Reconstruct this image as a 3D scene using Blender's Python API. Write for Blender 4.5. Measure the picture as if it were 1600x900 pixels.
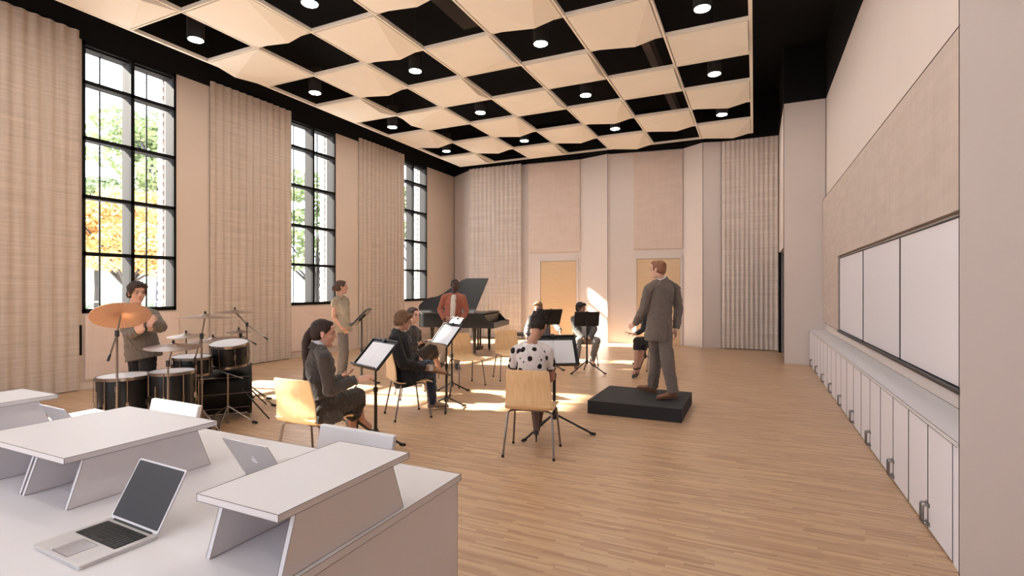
import bpy, math, random
import numpy as np
from mathutils import Vector, Matrix, noise

SC = bpy.context.scene
for o in list(bpy.data.objects):
    bpy.data.objects.remove(o, do_unlink=True)
COL = SC.collection
PI = math.pi

# ------------------------------------------------------------------ camera
YAW = math.radians(25.19)
F, CX, CY, EYE = 805.0, 800.0, 450.0, 1.6
cs, sn = math.cos(YAW), math.sin(YAW)
cam = bpy.data.cameras.new('camera')
cam.sensor_fit = 'HORIZONTAL'
cam.sensor_width = 36.0
cam.lens = 36.0 * F / 1600.0
cam.clip_start = 0.05
cam.clip_end = 300
cam_o = bpy.data.objects.new('camera', cam)
COL.objects.link(cam_o)
cam_o.location = (0, 0, EYE)
cam_o.rotation_euler = (PI / 2, 0, YAW)
SC.camera = cam_o

# ------------------------------------------------------------------ world, sun, exposure
SC.view_settings.view_transform = 'Standard'
SC.view_settings.look = 'None'
SC.view_settings.gamma = 1.0
SC.view_settings.use_curve_mapping = False
SC.view_settings.exposure = 0.66
SC.cycles.max_bounces = 9
SC.cycles.diffuse_bounces = 6
SC.cycles.glossy_bounces = 3
SC.cycles.transmission_bounces = 4
SC.cycles.transparent_max_bounces = 6
SC.cycles.sample_clamp_indirect = 8.0
SC.cycles.use_denoising = True
SKY = 4.5
SUN = 34.0
LAMP = 88.0
w = bpy.data.worlds.new('sky')
SC.world = w
w.use_nodes = True
nt = w.node_tree
bg = nt.nodes['Background']
tc = nt.nodes.new('ShaderNodeTexCoord')
nz = nt.nodes.new('ShaderNodeTexNoise'); nz.inputs['Scale'].default_value = 3.0
rp = nt.nodes.new('ShaderNodeValToRGB')
rp.color_ramp.elements[0].position = 0.35; rp.color_ramp.elements[0].color = (0.74, 0.84, 1.0, 1)
rp.color_ramp.elements[1].position = 0.65; rp.color_ramp.elements[1].color = (0.84, 0.91, 1.0, 1)
nt.links.new(tc.outputs['Generated'], nz.inputs['Vector'])
nt.links.new(nz.outputs['Fac'], rp.inputs['Fac'])
nt.links.new(rp.outputs['Color'], bg.inputs['Color'])
bg.inputs['Strength'].default_value = SKY
sun = bpy.data.lights.new('sun', 'SUN')
sun.energy = SUN
sun.angle = math.radians(1.4)
sun.color = (1.0, 0.93, 0.81)
sun_o = bpy.data.objects.new('sun', sun)
COL.objects.link(sun_o)
sun_o.location = (-30, -6, 24)
sun_o.rotation_euler = Vector((1, 0.22, -0.72)).to_track_quat('-Z', 'Y').to_euler()

# ------------------------------------------------------------------ helpers
def camw(px, zc, py=None):
    """a point by its bearing and distance from the photographer's position"""
    xc = (px - CX) / F * zc
    x = xc * cs - zc * sn
    y = xc * sn + zc * cs
    z = 0.0 if py is None else EYE + (CY - py) / F * zc
    return Vector((x, y, z))
def cv(r, a, u=0.0):
    """direction: r to the right, a away from, u above the photographer"""
    return Vector((r * cs - a * sn, r * sn + a * cs, u)).normalized()

_mats = {}
def mat(name, col, rough=0.6, metal=0.0, noise_s=0.0, noise_a=0.0, bump=0.0, bump_s=60.0,
        emit=0.0, spec=0.5, stretch=None, sheen=0.0, alpha=1.0, coat=0.0, col2=None):
    if name in _mats:
        return _mats[name]
    m = bpy.data.materials.new(name)
    m.use_nodes = True
    n = m.node_tree; b = n.nodes['Principled BSDF']
    b.inputs['Base Color'].default_value = (*col, 1)
    b.inputs['Roughness'].default_value = rough
    b.inputs['Metallic'].default_value = metal
    b.inputs['Specular IOR Level'].default_value = spec
    b.inputs['Sheen Weight'].default_value = sheen
    b.inputs['Coat Weight'].default_value = coat
    if emit:
        b.inputs['Emission Color'].default_value = (*col, 1)
        b.inputs['Emission Strength'].default_value = emit
    t = n.nodes.new('ShaderNodeTexCoord')
    mp = n.nodes.new('ShaderNodeMapping')
    n.links.new(t.outputs['Object'], mp.inputs['Vector'])
    if stretch: mp.inputs['Scale'].default_value = stretch
    if noise_a or col2:
        z = n.nodes.new('ShaderNodeTexNoise'); z.inputs['Scale'].default_value = noise_s or 8
        z.inputs['Detail'].default_value = 5
        n.links.new(mp.outputs['Vector'], z.inputs['Vector'])
        r = n.nodes.new('ShaderNodeValToRGB')
        c2 = col2 or tuple(max(0, c * (1 - noise_a)) for c in col)
        c1 = col if col2 else tuple(min(1, c * (1 + noise_a)) for c in col)
        r.color_ramp.elements[0].position = 0.3; r.color_ramp.elements[0].color = (*c2, 1)
        r.color_ramp.elements[1].position = 0.7; r.color_ramp.elements[1].color = (*c1, 1)
        n.links.new(z.outputs['Fac'], r.inputs['Fac'])
        n.links.new(r.outputs['Color'], b.inputs['Base Color'])
    if bump:
        z2 = n.nodes.new('ShaderNodeTexNoise'); z2.inputs['Scale'].default_value = bump_s
        z2.inputs['Detail'].default_value = 4
        n.links.new(mp.outputs['Vector'], z2.inputs['Vector'])
        bp = n.nodes.new('ShaderNodeBump'); bp.inputs['Strength'].default_value = min(1, bump)
        bp.inputs['Distance'].default_value = 0.02 if bump_s < 30 else 0.004
        n.links.new(z2.outputs['Fac'], bp.inputs['Height'])
        n.links.new(bp.outputs['Normal'], b.inputs['Normal'])
    _mats[name] = m
    return m

class G:
    """collects shapes into one mesh"""
    def __init__(s): s.v = []; s.f = []
    def add(s, vs, fs):
        k = len(s.v)
        s.v.extend([tuple(v) for v in vs]); s.f.extend([tuple(i + k for i in f) for f in fs]); return s
    def box(s, x0, x1, y0, y1, z0, z1, M=None):
        vs = [Vector(p) for p in ((x0,y0,z0),(x1,y0,z0),(x1,y1,z0),(x0,y1,z0),(x0,y0,z1),(x1,y0,z1),(x1,y1,z1),(x0,y1,z1))]
        if M: vs = [M @ v for v in vs]
        return s.add(vs, [(3,2,1,0),(4,5,6,7),(0,1,5,4),(1,2,6,5),(2,3,7,6),(3,0,4,7)])
    def prism(s, pts, d):
        """closed outline pts (3D) pushed along d"""
        n = len(pts); d = Vector(d)
        vs = [Vector(p) for p in pts] + [Vector(p) + d for p in pts]
        return s.add(vs, [tuple(range(n - 1, -1, -1)), tuple(range(n, 2 * n))] + [(i, (i + 1) % n, n + (i + 1) % n, n + i) for i in range(n)])
    def cyl(s, p, q, r, r2=None, n=12):
        p, q = Vector(p), Vector(q); r2 = r if r2 is None else r2
        d = (q - p).normalized(); a = d.orthogonal().normalized(); b = d.cross(a)
        vs = []
        for c, rr in ((p, r), (q, r2)):
            for i in range(n):
                t = 2 * PI * i / n; vs.append(c + (a * math.cos(t) + b * math.sin(t)) * rr)
        return s.add(vs, [tuple(range(n - 1, -1, -1)), tuple(range(n, 2 * n))] + [(i, (i + 1) % n, n + (i + 1) % n, n + i) for i in range(n)])
    def tube(s, pts, r, n=8):
        pts = [Vector(p) for p in pts]; N = len(pts)
        rs = r if isinstance(r, (list, tuple)) else [r] * N
        a = None; vs = []
        for i, p in enumerate(pts):
            d = (pts[min(i + 1, N - 1)] - pts[max(i - 1, 0)]).normalized()
            a = d.orthogonal().normalized() if a is None else (a - d * a.dot(d)).normalized()
            b = d.cross(a)
            for k in range(n):
                t = 2 * PI * k / n; vs.append(p + (a * math.cos(t) + b * math.sin(t)) * rs[i])
        fs = [tuple(range(n - 1, -1, -1)), tuple(range((N - 1) * n, N * n))]
        for i in range(N - 1):
            for k in range(n):
                fs.append((i*n+k, i*n+(k+1) % n, (i+1)*n+(k+1) % n, (i+1)*n+k))
        return s.add(vs, fs)
    def lathe(s, prof, c=(0,0,0), axis=(0,0,1), n=32):
        """prof = [(radius, height)] about axis from c"""
        c = Vector(c); d = Vector(axis).normalized(); a = d.orthogonal().normalized(); b = d.cross(a)
        vs = []; N = len(prof)
        for r, h in prof:
            for k in range(n):
                t = 2 * PI * k / n; vs.append(c + d * h + (a * math.cos(t) + b * math.sin(t)) * max(r, 1e-4))
        fs = []
        for i in range(N - 1):
            for k in range(n):
                fs.append((i*n+k, i*n+(k+1) % n, (i+1)*n+(k+1) % n, (i+1)*n+k))
        fs.append(tuple(range(n - 1, -1, -1))); fs.append(tuple(range((N - 1) * n, N * n)))
        return s.add(vs, fs)
    def ell(s, c, r, R=None, n=16, m=10):
        c = Vector(c); R = R or Matrix.Identity(3)
        vs = [c + R @ Vector((0, 0, r[2]))]
        for i in range(1, m):
            ph = PI * i / m
            for k in range(n):
                t = 2 * PI * k / n
                vs.append(c + R @ Vector((r[0]*math.sin(ph)*math.cos(t), r[1]*math.sin(ph)*math.sin(t), r[2]*math.cos(ph))))
        vs.append(c - R @ Vector((0, 0, r[2])))
        fs = [(0, 1 + k, 1 + (k + 1) % n) for k in range(n)]
        for i in range(m - 2):
            for k in range(n):
                a0 = 1 + i*n; fs.append((a0 + k, a0 + n + k, a0 + n + (k+1) % n, a0 + (k+1) % n))
        e = len(vs) - 1; a0 = 1 + (m - 2) * n
        fs += [(e, a0 + (k + 1) % n, a0 + k) for k in range(n)]
        return s.add(vs, fs)
    def cap(s, p, r, q, r2, n=14):
        """round-ended tapering limb"""
        p, q = Vector(p), Vector(q)
        s.ell(p, (r,)*3, n=n, m=8); s.ell(q, (r2,)*3, n=n, m=8)
        if (q - p).length > 1e-4: s.cyl(p, q, r, r2, n=n)
        return s
    def loft(s, secs, n=20):
        """secs = [(centre, side vector, front vector, rx, ry)] closed"""
        vs = []; N = len(secs)
        for c, sd, fr, rx, ry in secs:
            c = Vector(c)
            for k in range(n):
                t = 2 * PI * k / n
                vs.append(c + Vector(sd) * (rx * math.cos(t)) + Vector(fr) * (ry * math.sin(t)))
        fs = [tuple(range(n - 1, -1, -1)), tuple(range((N - 1) * n, N * n))]
        for i in range(N - 1):
            for k in range(n):
                fs.append((i*n+k, i*n+(k+1) % n, (i+1)*n+(k+1) % n, (i+1)*n+k))
        return s.add(vs, fs)
    def mesh(s, name, off=None, smooth=False):
        me = bpy.data.meshes.new(name)
        vs = s.v if off is None else [(x - off[0], y - off[1], z - off[2]) for x, y, z in s.v]
        me.from_pydata(vs, [], s.f); me.update()
        if smooth:
            me.polygons.foreach_set('use_smooth', [True] * len(me.polygons))
        return me
    def build(s, name, m, parent=None, smooth=False, bevel=0.0, off=None, wn=False, subsurf=0):
        me = s.mesh(name, off, smooth)
        bpymesh_fix(me)
        me.materials.append(m)
        o = bpy.data.objects.new(name, me); COL.objects.link(o)
        if parent: o.parent = parent
        if bevel:
            b = o.modifiers.new('bevel', 'BEVEL'); b.width = bevel; b.segments = 2; b.limit_method = 'ANGLE'
            b.angle_limit = math.radians(40)
        if subsurf:
            b = o.modifiers.new('sub', 'SUBSURF'); b.levels = subsurf; b.render_levels = subsurf
        if smooth:
            sharp_by_angle(me)
        return o

import bmesh
def bpymesh_fix(me):
    b = bmesh.new(); b.from_mesh(me)
    bmesh.ops.recalc_face_normals(b, faces=b.faces)
    b.to_mesh(me); b.free()
def sharp_by_angle(me, ang=math.radians(42)):
    b = bmesh.new(); b.from_mesh(me)
    for e in b.edges:
        if len(e.link_faces) == 2 and e.calc_face_angle(0) > ang: e.smooth = False
    b.to_mesh(me); b.free()

def tag(o, label=None, cat=None, group=None, kind=None):
    if label: o['label'] = label
    if cat: o['category'] = cat
    if group: o['group'] = group
    if kind: o['kind'] = kind
    return o
def empty(name, loc=(0,0,0), rz=0.0, label=None, cat=None, group=None, kind=None):
    o = bpy.data.objects.new(name, None); COL.objects.link(o)
    o.location = loc; o.rotation_euler = (0, 0, rz); o.empty_display_size = 0.1
    return tag(o, label, cat, group, kind)
def struct(name, g, m, label=None, **k):
    o = g.build(name, m, **k); tag(o, label, None, None, 'structure'); return o
def dup(root, loc, rz, label=None, group=None):
    r = root.copy(); COL.objects.link(r); r.location = loc; r.rotation_euler = (0, 0, rz)
    if label: r['label'] = label
    if group: r['group'] = group
    for ch in list(root.children):
        c = ch.copy(); COL.objects.link(c); c.parent = r
        for gch in list(ch.children):
            d = gch.copy(); COL.objects.link(d); d.parent = c
    return r
ORD = ['first','second','third','fourth','fifth','sixth','seventh','eighth','ninth','tenth','eleventh','twelfth','thirteenth','fourteenth']

# ------------------------------------------------------------------ materials
WALL = mat('wall_paint', (0.575, 0.475, 0.40), 0.75, noise_s=1.5, noise_a=0.012)
WALLF = mat('far_wall_paint', (0.67, 0.595, 0.555), 0.75, noise_s=1.5, noise_a=0.012)
BLACK = mat('matt_black_paint', (0.006, 0.0055, 0.0055), 0.8, spec=0.2)
FRAMEB = mat('black_window_frame', (0.005, 0.005, 0.005), 0.75, spec=.15)
FIN = mat('grey_window_reveal', (0.042, 0.040, 0.040), 0.8, spec=.1)
TILE = mat('cream_ceiling_tile', (0.85, 0.805, 0.71), 0.7, noise_s=2, noise_a=0.01)
LAM = mat('white_laminate', (0.68, 0.66, 0.685), 0.45, noise_s=2, noise_a=0.008)
CAB = mat('white_cabinet', (0.78, 0.765, 0.82), 0.4, noise_s=2, noise_a=0.006)
SEAM = mat('dark_seam', (0.03, 0.028, 0.028), 0.7)
BLK = mat('black_metal', (0.008, 0.008, 0.009), 0.42, metal=0.0, noise_s=30, noise_a=0.1)
CHROME = mat('dark_chrome', (0.20, 0.165, 0.14), 0.3, metal=1.0, noise_s=20, noise_a=0.05)
STEEL = mat('brushed_steel', (0.24, 0.23, 0.23), 0.35, metal=1.0, noise_s=20, noise_a=0.05)
ALU = mat('aluminium', (0.62, 0.60, 0.61), 0.5, metal=0.7, noise_s=40, noise_a=0.02)
PAPER = mat('sheet_paper', (0.74, 0.75, 0.80), 0.6, noise_s=6, noise_a=0.01)

def link(n, a, b): n.links.new(a, b)
def make_floor_mat():
    """short oak staves in strips, every stave its own tone"""
    m = bpy.data.materials.new('strip_parquet'); m.use_nodes = True
    n = m.node_tree; b = n.nodes['Principled BSDF']
    def N(t, **k):
        q = n.nodes.new(t)
        for a, v in k.items(): setattr(q, a, v)
        return q
    def MA(op, a, bb=None, c=None):
        q = N('ShaderNodeMath', operation=op)
        for i, v in enumerate((a, bb, c)):
            if v is None: continue
            if isinstance(v, (int, float)): q.inputs[i].default_value = v
            else: link(n, v, q.inputs[i])
        return q.outputs[0]
    t = N('ShaderNodeTexCoord'); sp = N('ShaderNodeSeparateXYZ'); link(n, t.outputs['Object'], sp.inputs['Vector'])
    row = MA('FLOOR', MA('DIVIDE', sp.outputs['Y'], 0.0215))
    w1 = N('ShaderNodeTexWhiteNoise', noise_dimensions='1D'); link(n, row, w1.inputs['W'])
    w0 = N('ShaderNodeTexWhiteNoise', noise_dimensions='1D'); link(n, MA('ADD', row, 37.7), w0.inputs['W'])
    ln = MA('MULTIPLY_ADD', w0.outputs['Value'], 0.16, 0.26)
    sx = MA('FLOOR', MA('DIVIDE', MA('MULTIPLY_ADD', w1.outputs['Value'], 3.0, sp.outputs['X']), ln))
    cb = N('ShaderNodeCombineXYZ'); link(n, row, cb.inputs['X']); link(n, sx, cb.inputs['Y'])
    w2 = N('ShaderNodeTexWhiteNoise', noise_dimensions='3D'); link(n, cb.outputs['Vector'], w2.inputs['Vector'])
    mp = N('ShaderNodeMapping'); mp.inputs['Scale'].default_value = (2.2, 30, 1); link(n, t.outputs['Object'], mp.inputs['Vector'])
    nz = N('ShaderNodeTexNoise'); nz.inputs['Scale'].default_value = 2.0; nz.inputs['Detail'].default_value = 5; link(n, mp.outputs['Vector'], nz.inputs['Vector'])
    v = MA('MULTIPLY_ADD', w2.outputs['Value'], 0.72, MA('MULTIPLY', nz.outputs['Fac'], 0.34))
    r = N('ShaderNodeValToRGB'); e = r.color_ramp.elements
    e[0].position = 0.10; e[0].color = (0.31, 0.17, 0.098, 1)
    e[1].position = 0.98; e[1].color = (0.620, 0.420, 0.255, 1)
    for p, c in ((0.22, (0.42, 0.255, 0.152, 1)), (0.55, (0.50, 0.32, 0.192, 1)), (0.8, (0.56, 0.38, 0.23, 1))):
        k = e.new(p); k.color = c
    link(n, v, r.inputs['Fac']); link(n, r.outputs['Color'], b.inputs['Base Color'])
    b.inputs['Roughness'].default_value = 0.34
    b.inputs['Specular IOR Level'].default_value = 0.5
    return m
FLOORM = make_floor_mat()

def wood_mat(name, c1, c2, scale=(14, 14, 1.2), rough=0.42):
    m = bpy.data.materials.new(name); m.use_nodes = True
    n = m.node_tree; b = n.nodes['Principled BSDF']
    t = n.nodes.new('ShaderNodeTexCoord'); mp = n.nodes.new('ShaderNodeMapping'); mp.inputs['Scale'].default_value = scale
    link(n, t.outputs['Object'], mp.inputs['Vector'])
    z = n.nodes.new('ShaderNodeTexNoise'); z.inputs['Scale'].default_value = 3; z.inputs['Detail'].default_value = 6; z.inputs['Distortion'].default_value = 0.6
    link(n, mp.outputs['Vector'], z.inputs['Vector'])
    r = n.nodes.new('ShaderNodeValToRGB')
    r.color_ramp.elements[0].position = 0.3; r.color_ramp.elements[0].color = (*c1, 1)
    r.color_ramp.elements[1].position = 0.7; r.color_ramp.elements[1].color = (*c2, 1)
    link(n, z.outputs['Fac'], r.inputs['Fac']); link(n, r.outputs['Color'], b.inputs['Base Color'])
    b.inputs['Roughness'].default_value = rough
    return m
PLY = wood_mat('birch_plywood', (0.64, 0.42, 0.22), (0.74, 0.52, 0.30))
DOORW = wood_mat('blond_wood_door', (0.60, 0.42, 0.25), (0.68, 0.50, 0.32), scale=(1.0, 1.0, 22), rough=0.5)

def fabric_mat(name, c1, c2, horiz=9.0, vert=2.0, weave=90.0, bump=0.5):
    """woven wall fabric: horizontal slub streaks over a fine weave"""
    m = bpy.data.materials.new(name); m.use_nodes = True
    n = m.node_tree; b = n.nodes['Principled BSDF']
    t = n.nodes.new('ShaderNodeTexCoord')
    mp = n.nodes.new('ShaderNodeMapping'); mp.inputs['Scale'].default_value = (vert * .5, vert * .5, horiz)
    link(n, t.outputs['Object'], mp.inputs['Vector'])
    z = n.nodes.new('ShaderNodeTexNoise'); z.inputs['Scale'].default_value = 2.2; z.inputs['Detail'].default_value = 7
    link(n, mp.outputs['Vector'], z.inputs['Vector'])
    mpv = n.nodes.new('ShaderNodeMapping'); mpv.inputs['Scale'].default_value = (14, 14, 0.5)
    link(n, t.outputs['Object'], mpv.inputs['Vector'])
    zv = n.nodes.new('ShaderNodeTexNoise'); zv.inputs['Scale'].default_value = 2.0; zv.inputs['Detail'].default_value = 3
    link(n, mpv.outputs['Vector'], zv.inputs['Vector'])
    ad = n.nodes.new('ShaderNodeMath'); ad.operation = 'MULTIPLY_ADD'; ad.inputs[1].default_value = 0.6
    link(n, z.outputs['Fac'], ad.inputs[0])
    m3 = n.nodes.new('ShaderNodeMath'); m3.operation = 'MULTIPLY'; m3.inputs[1].default_value = 0.4
    link(n, zv.outputs['Fac'], m3.inputs[0]); link(n, m3.outputs[0], ad.inputs[2])
    r = n.nodes.new('ShaderNodeValToRGB')
    r.color_ramp.elements[0].position = 0.36; r.color_ramp.elements[0].color = (*c1, 1)
    r.color_ramp.elements[1].position = 0.64; r.color_ramp.elements[1].color = (*c2, 1)
    link(n, ad.outputs[0], r.inputs['Fac']); link(n, r.outputs['Color'], b.inputs['Base Color'])
    wv = n.nodes.new('ShaderNodeTexNoise'); wv.inputs['Scale'].default_value = weave
    link(n, t.outputs['Object'], wv.inputs['Vector'])
    bp = n.nodes.new('ShaderNodeBump'); bp.inputs['Strength'].default_value = bump; bp.inputs['Distance'].default_value = 0.004
    link(n, wv.outputs['Fac'], bp.inputs['Height']); link(n, bp.outputs['Normal'], b.inputs['Normal'])
    b.inputs['Roughness'].default_value = 0.9; b.inputs['Specular IOR Level'].default_value = 0.1
    return m
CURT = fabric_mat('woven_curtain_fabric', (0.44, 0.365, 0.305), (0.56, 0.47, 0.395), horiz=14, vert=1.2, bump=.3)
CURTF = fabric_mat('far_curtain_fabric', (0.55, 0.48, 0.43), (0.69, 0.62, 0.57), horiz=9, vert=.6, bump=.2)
PANF = fabric_mat('panel_fabric', (0.62, 0.50, 0.435), (0.68, 0.56, 0.49), horiz=3, weave=60, bump=0.2)
PANR = fabric_mat('grey_panel_fabric', (0.50, 0.42, 0.375), (0.57, 0.485, 0.435), horiz=4, weave=45, bump=0.5)
# ================================================================== THE ROOM
XL, XR = -9.54, 1.336          # window wall, whiteboard wall
ZT, ZD = 5.50, 6.70            # top of the light walls, underside of the black deck
YF, YB = 14.8, -4.0
struct('floor', G().box(-9.9, 3.2, YB - .3, 16.0, -0.12, 0.0), FLOORM)
struct('ceiling', G().box(-9.9, 3.2, YB - .3, 16.0, ZD, ZD + 0.15), BLACK, 'black ceiling deck above the hanging tiles')
# window wall with its openings
WIN = [(-3.50, -2.05), (0.47, 1.93), (4.44, 5.89), (8.41, 9.84), (12.38, 13.84)]
g = G(); y = YB
for a, b in WIN:
    g.box(XL - .35, XL, y, a, 0, ZT)
    g.box(XL - .35, XL, a, b, 0, 1.22)
    y = b
g.box(XL - .35, XL, y, 15.9, 0, ZT)
struct('wall_left', g, WALL)
struct('trim_1', G().box(XL - .35, XL - .0, YB, 15.9, ZT, ZD), BLACK, 'black band above the window wall')
g = G(); prev = YB
for a, b in [(YB, 15.45)]:
    g.box(XL, XL + .012, a, b, 0, 0.11)
struct('baseboard_left', g, WALL, bevel=.003)
BARS = [2.14, 3.045, 3.965, 4.85]
for wi, (a, b) in enumerate(WIN):
    mid = (a + b) / 2
    e = empty('window_%d' % (wi + 1), (XL, mid, 1.22), kind='structure')
    off = Vector((XL, mid, 1.22))
    g = G()
    # front frame
    g.box(XL - .05, XL + .012, a, a + .045, 1.2, 5.5); g.box(XL - .05, XL + .012, b - .045, b, 1.2, 5.5)
    g.box(XL - .05, XL + .012, a, b, 5.43, 5.5); g.box(XL - .05, XL + .012, a, b, 1.2, 1.27)
    g.box(XL - .05, XL + .012, mid - .028, mid + .028, 1.25, 5.45)
    for z in BARS: g.box(XL - .05, XL + .012, a, b, z - .03, z + .03)
    for z in BARS: g.box(XL - .20, XL - .05, a, b, z - .022, z + .022)
    g.box(XL - .26, XL - .05, a, b, 5.40, 5.5); g.box(XL - .26, XL - .05, a, b, 1.2, 1.25)
    # thin bars at the glass
    for q in ((a + mid) / 2, (b + mid) / 2): g.box(XL - .262, XL - .24, q - .010, q + .010, 1.25, 5.43)
    g.build('window_frame', FRAMEB, e, off=off)
    g = G()
    g.box(XL - .26, XL - .05, mid - .022, mid + .022, 1.25, 5.43)
    g.box(XL - .26, XL - .05, a, a + .03, 1.25, 5.43); g.box(XL - .26, XL - .05, b - .03, b, 1.25, 5.43)
    g.build('window_reveal', FIN, e, off=off)
# brick returns of the outer wall beside each window
BRICK = mat('pale_brick', (0.62, 0.58, 0.56), 0.9, noise_s=9, noise_a=0.12)
g = G()
for a, b in WIN:
    for k in range(56):
        z = 1.0 + k * .08
        d = 0.018 if k % 2 else 0.0
        g.box(XL - .50, XL - .352, b - .012 - d, b + .25, z, z + .074)
        g.box(XL - .50, XL - .352, a - .25, a + .0 + d, z, z + .074)
struct('trim_2', g, BRICK, 'brick window surrounds outside')
# panels under the windows (radiator covers)
for k, (a, b) in enumerate(WIN[1:]):
    G_ = G().box(XL + .0, XL + .035, a + .03, b - (-.03), .15, 1.17)
    o = G_.build('radiator_cover', PANF, off=(XL, (a + b) / 2, 0), bevel=.004)
    o.location = (XL, (a + b) / 2, 0)
    tag(o, ['beige fabric cover panel under a window, beside the desk end', 'beige fabric cover panel under the nearest window, behind the drummer',
            'beige fabric cover panel under the middle window, behind the standing woman', 'beige fabric cover panel under the farthest window, by the piano'][k], 'wall panel', 'cover panels under the windows')
    s = G().box(XL + .0, XL + .02, a - .035, a - .008, .55, 1.02).build('vent_slot', BLACK, o, off=(XL, (a + b) / 2, 0))
# curtains on the window wall
def curtain(name, p, q, z0, z1, period, amp, m, thick=0.012, side=1):
    p, q = Vector(p), Vector(q); L = (q - p).length; d = (q - p) / L; nrm = Vector((-d.y, d.x, 0)) * side
    n = int(L / period * 10); vs = []; fs = []
    for i in range(n + 1):
        t = i / n * L
        a = amp * (0.5 + 0.5 * math.sin(2 * PI * t / period)) + 0.012 * math.sin(t * 1.7)
        for dd in (0.0, thick):
            c = p + d * t + nrm * (a + dd + .015)
            for z in (z0, z1): vs.append((c.x, c.y, z))
    for i in range(n):
        k = 4 * i
        fs += [(k, k+4, k+5, k+1), (k+2, k+3, k+7, k+6), (k, k+2, k+6, k+4), (k+1, k+5, k+7, k+3)]
    fs += [(0, 1, 3, 2), (4*n, 4*n+2, 4*n+3, 4*n+1)]
    g = G(); g.add(vs, fs)
    mid = (p + q) / 2
    o = g.build('curtain', m, off=(mid.x, mid.y, z0), smooth=True)
    o.location = (mid.x, mid.y, z0)
    return o
for k, (a, b, lab) in enumerate([(2.00, 4.385, 'tall woven beige curtain at the left edge, before the nearest window'),
                                 (6.525, 8.44, 'tall woven beige curtain between the nearest and middle windows'),
                                 (10.67, 12.61, 'tall woven beige curtain between the middle and farthest windows')]):
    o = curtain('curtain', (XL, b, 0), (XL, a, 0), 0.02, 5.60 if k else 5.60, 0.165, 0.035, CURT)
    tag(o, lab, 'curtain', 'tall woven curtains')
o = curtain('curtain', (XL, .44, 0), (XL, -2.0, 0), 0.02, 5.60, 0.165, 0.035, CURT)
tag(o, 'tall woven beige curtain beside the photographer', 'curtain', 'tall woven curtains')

# far wall, folded in plan
FW = [(-9.54, 15.52), (-8.47, 14.80), (-6.58, 14.90), (-6.42, 14.86), (-4.75, 15.02), (-3.86, 14.74), (-3.80, 14.80), (-1.80, 15.08), (-1.25, 14.67), (-0.80, 14.80), (0.567, 14.80)]
g = G(); g2 = G()
for (x0, y0), (x1, y1) in zip(FW[:-1], FW[1:]):
    g.prism([(x0, y0, 0), (x1, y1, 0), (x1, y1 + .2, 0), (x0, y0 + .2, 0)], (0, 0, ZT))
    g2.prism([(x0, y0, ZT), (x1, y1, ZT), (x1, y1 + .2, ZT), (x0, y0 + .2, ZT)], (0, 0, ZD - ZT))
struct('wall_far', g, WALLF)
struct('trim_3', g2, BLACK, 'black band above the far wall')
def on_wall(p0, p1, t0, t1, z0, z1, off0, off1):
    """a slab on the wall line p0-p1 between distances t0, t1"""
    p0, p1 = Vector((*p0, 0)), Vector((*p1, 0)); d = (p1 - p0).normalized(); n = Vector((d.y, -d.x, 0))
    a, b = p0 + d * t0, p0 + d * t1
    g = G(); g.prism([a + n * off0 + Vector((0,0,z0)), b + n * off0 + Vector((0,0,z0)), b + n * off1 + Vector((0,0,z0)), a + n * off1 + Vector((0,0,z0))], (0, 0, z1 - z0))
    return g, (a + b) / 2
def xspan(p0, p1, x0, x1):
    L = math.hypot(p1[0]-p0[0], p1[1]-p0[1]); k = L / (p1[0] - p0[0])
    return (x0 - p0[0]) * k, (x1 - p0[0]) * k
for nm, (p0, p1), (xa, xb), (xp, xq), lab in [
        ('door_1', (FW[3], FW[4]), (-6.02, -4.90), (-6.40, -4.78), 'plain pale fabric panel above the door behind the seated fair-haired man'),
        ('door_2', (FW[6], FW[7]), (-3.05, -1.89), (-3.13, -1.82), 'plain pale fabric panel above the door behind the man on the podium')]:
    t0, t1 = xspan(p0, p1, xa, xb)
    mid = (Vector((*p0, 0)) + (Vector((*p1, 0)) - Vector((*p0, 0))) * ((t0 + t1) / 2 / math.hypot(p1[0]-p0[0], p1[1]-p0[1])))
    e = empty(nm, mid, kind='structure')
    on_wall(p0, p1, t0, t1, 0.0, 2.42, .002, .02)[0].build('door_leaf', DOORW, e, off=mid)
    g = on_wall(p0, p1, t0 - .07, t0 - .005, 0, 2.50, 0, .035)[0]
    h = on_wall(p0, p1, t1 + .005, t1 + .07, 0, 2.50, 0, .035)[0]; g.add(h.v, h.f)
    h = on_wall(p0, p1, t0 - .07, t1 + .07, 2.43, 2.50, 0, .035)[0]; g.add(h.v, h.f)
    g.build('door_frame', WALLF, e, off=mid, bevel=.004)
    g = on_wall(p0, p1, t0 - .006, t0 - .0, 0, 2.43, 0, .025)[0]
    h = on_wall(p0, p1, t1, t1 + .006, 0, 2.43, 0, .025)[0]; g.add(h.v, h.f)
    h = on_wall(p0, p1, t0, t1, 2.421, 2.43, 0, .022)[0]; g.add(h.v, h.f)
    g.build('door_gap', SEAM, e, off=mid)
    t0, t1 = xspan(p0, p1, xp, xq)
    g, c = on_wall(p0, p1, t0, t1, 2.71, 5.47, 0.001, .05)
    o = g.build('acoustic_panel', PANF, off=(c.x, c.y, 2.71), bevel=.004); o.location = (c.x, c.y, 2.71)
    tag(o, lab, 'wall panel', 'acoustic panels above the doors')
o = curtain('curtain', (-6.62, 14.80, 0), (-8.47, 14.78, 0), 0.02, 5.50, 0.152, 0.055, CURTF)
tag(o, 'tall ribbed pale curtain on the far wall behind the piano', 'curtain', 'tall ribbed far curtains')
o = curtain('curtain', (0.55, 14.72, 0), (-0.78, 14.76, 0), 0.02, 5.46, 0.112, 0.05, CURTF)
tag(o, 'tall ribbed pale curtain on the far wall at the right, beside the dark doorway', 'curtain', 'tall ribbed far curtains')

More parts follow.
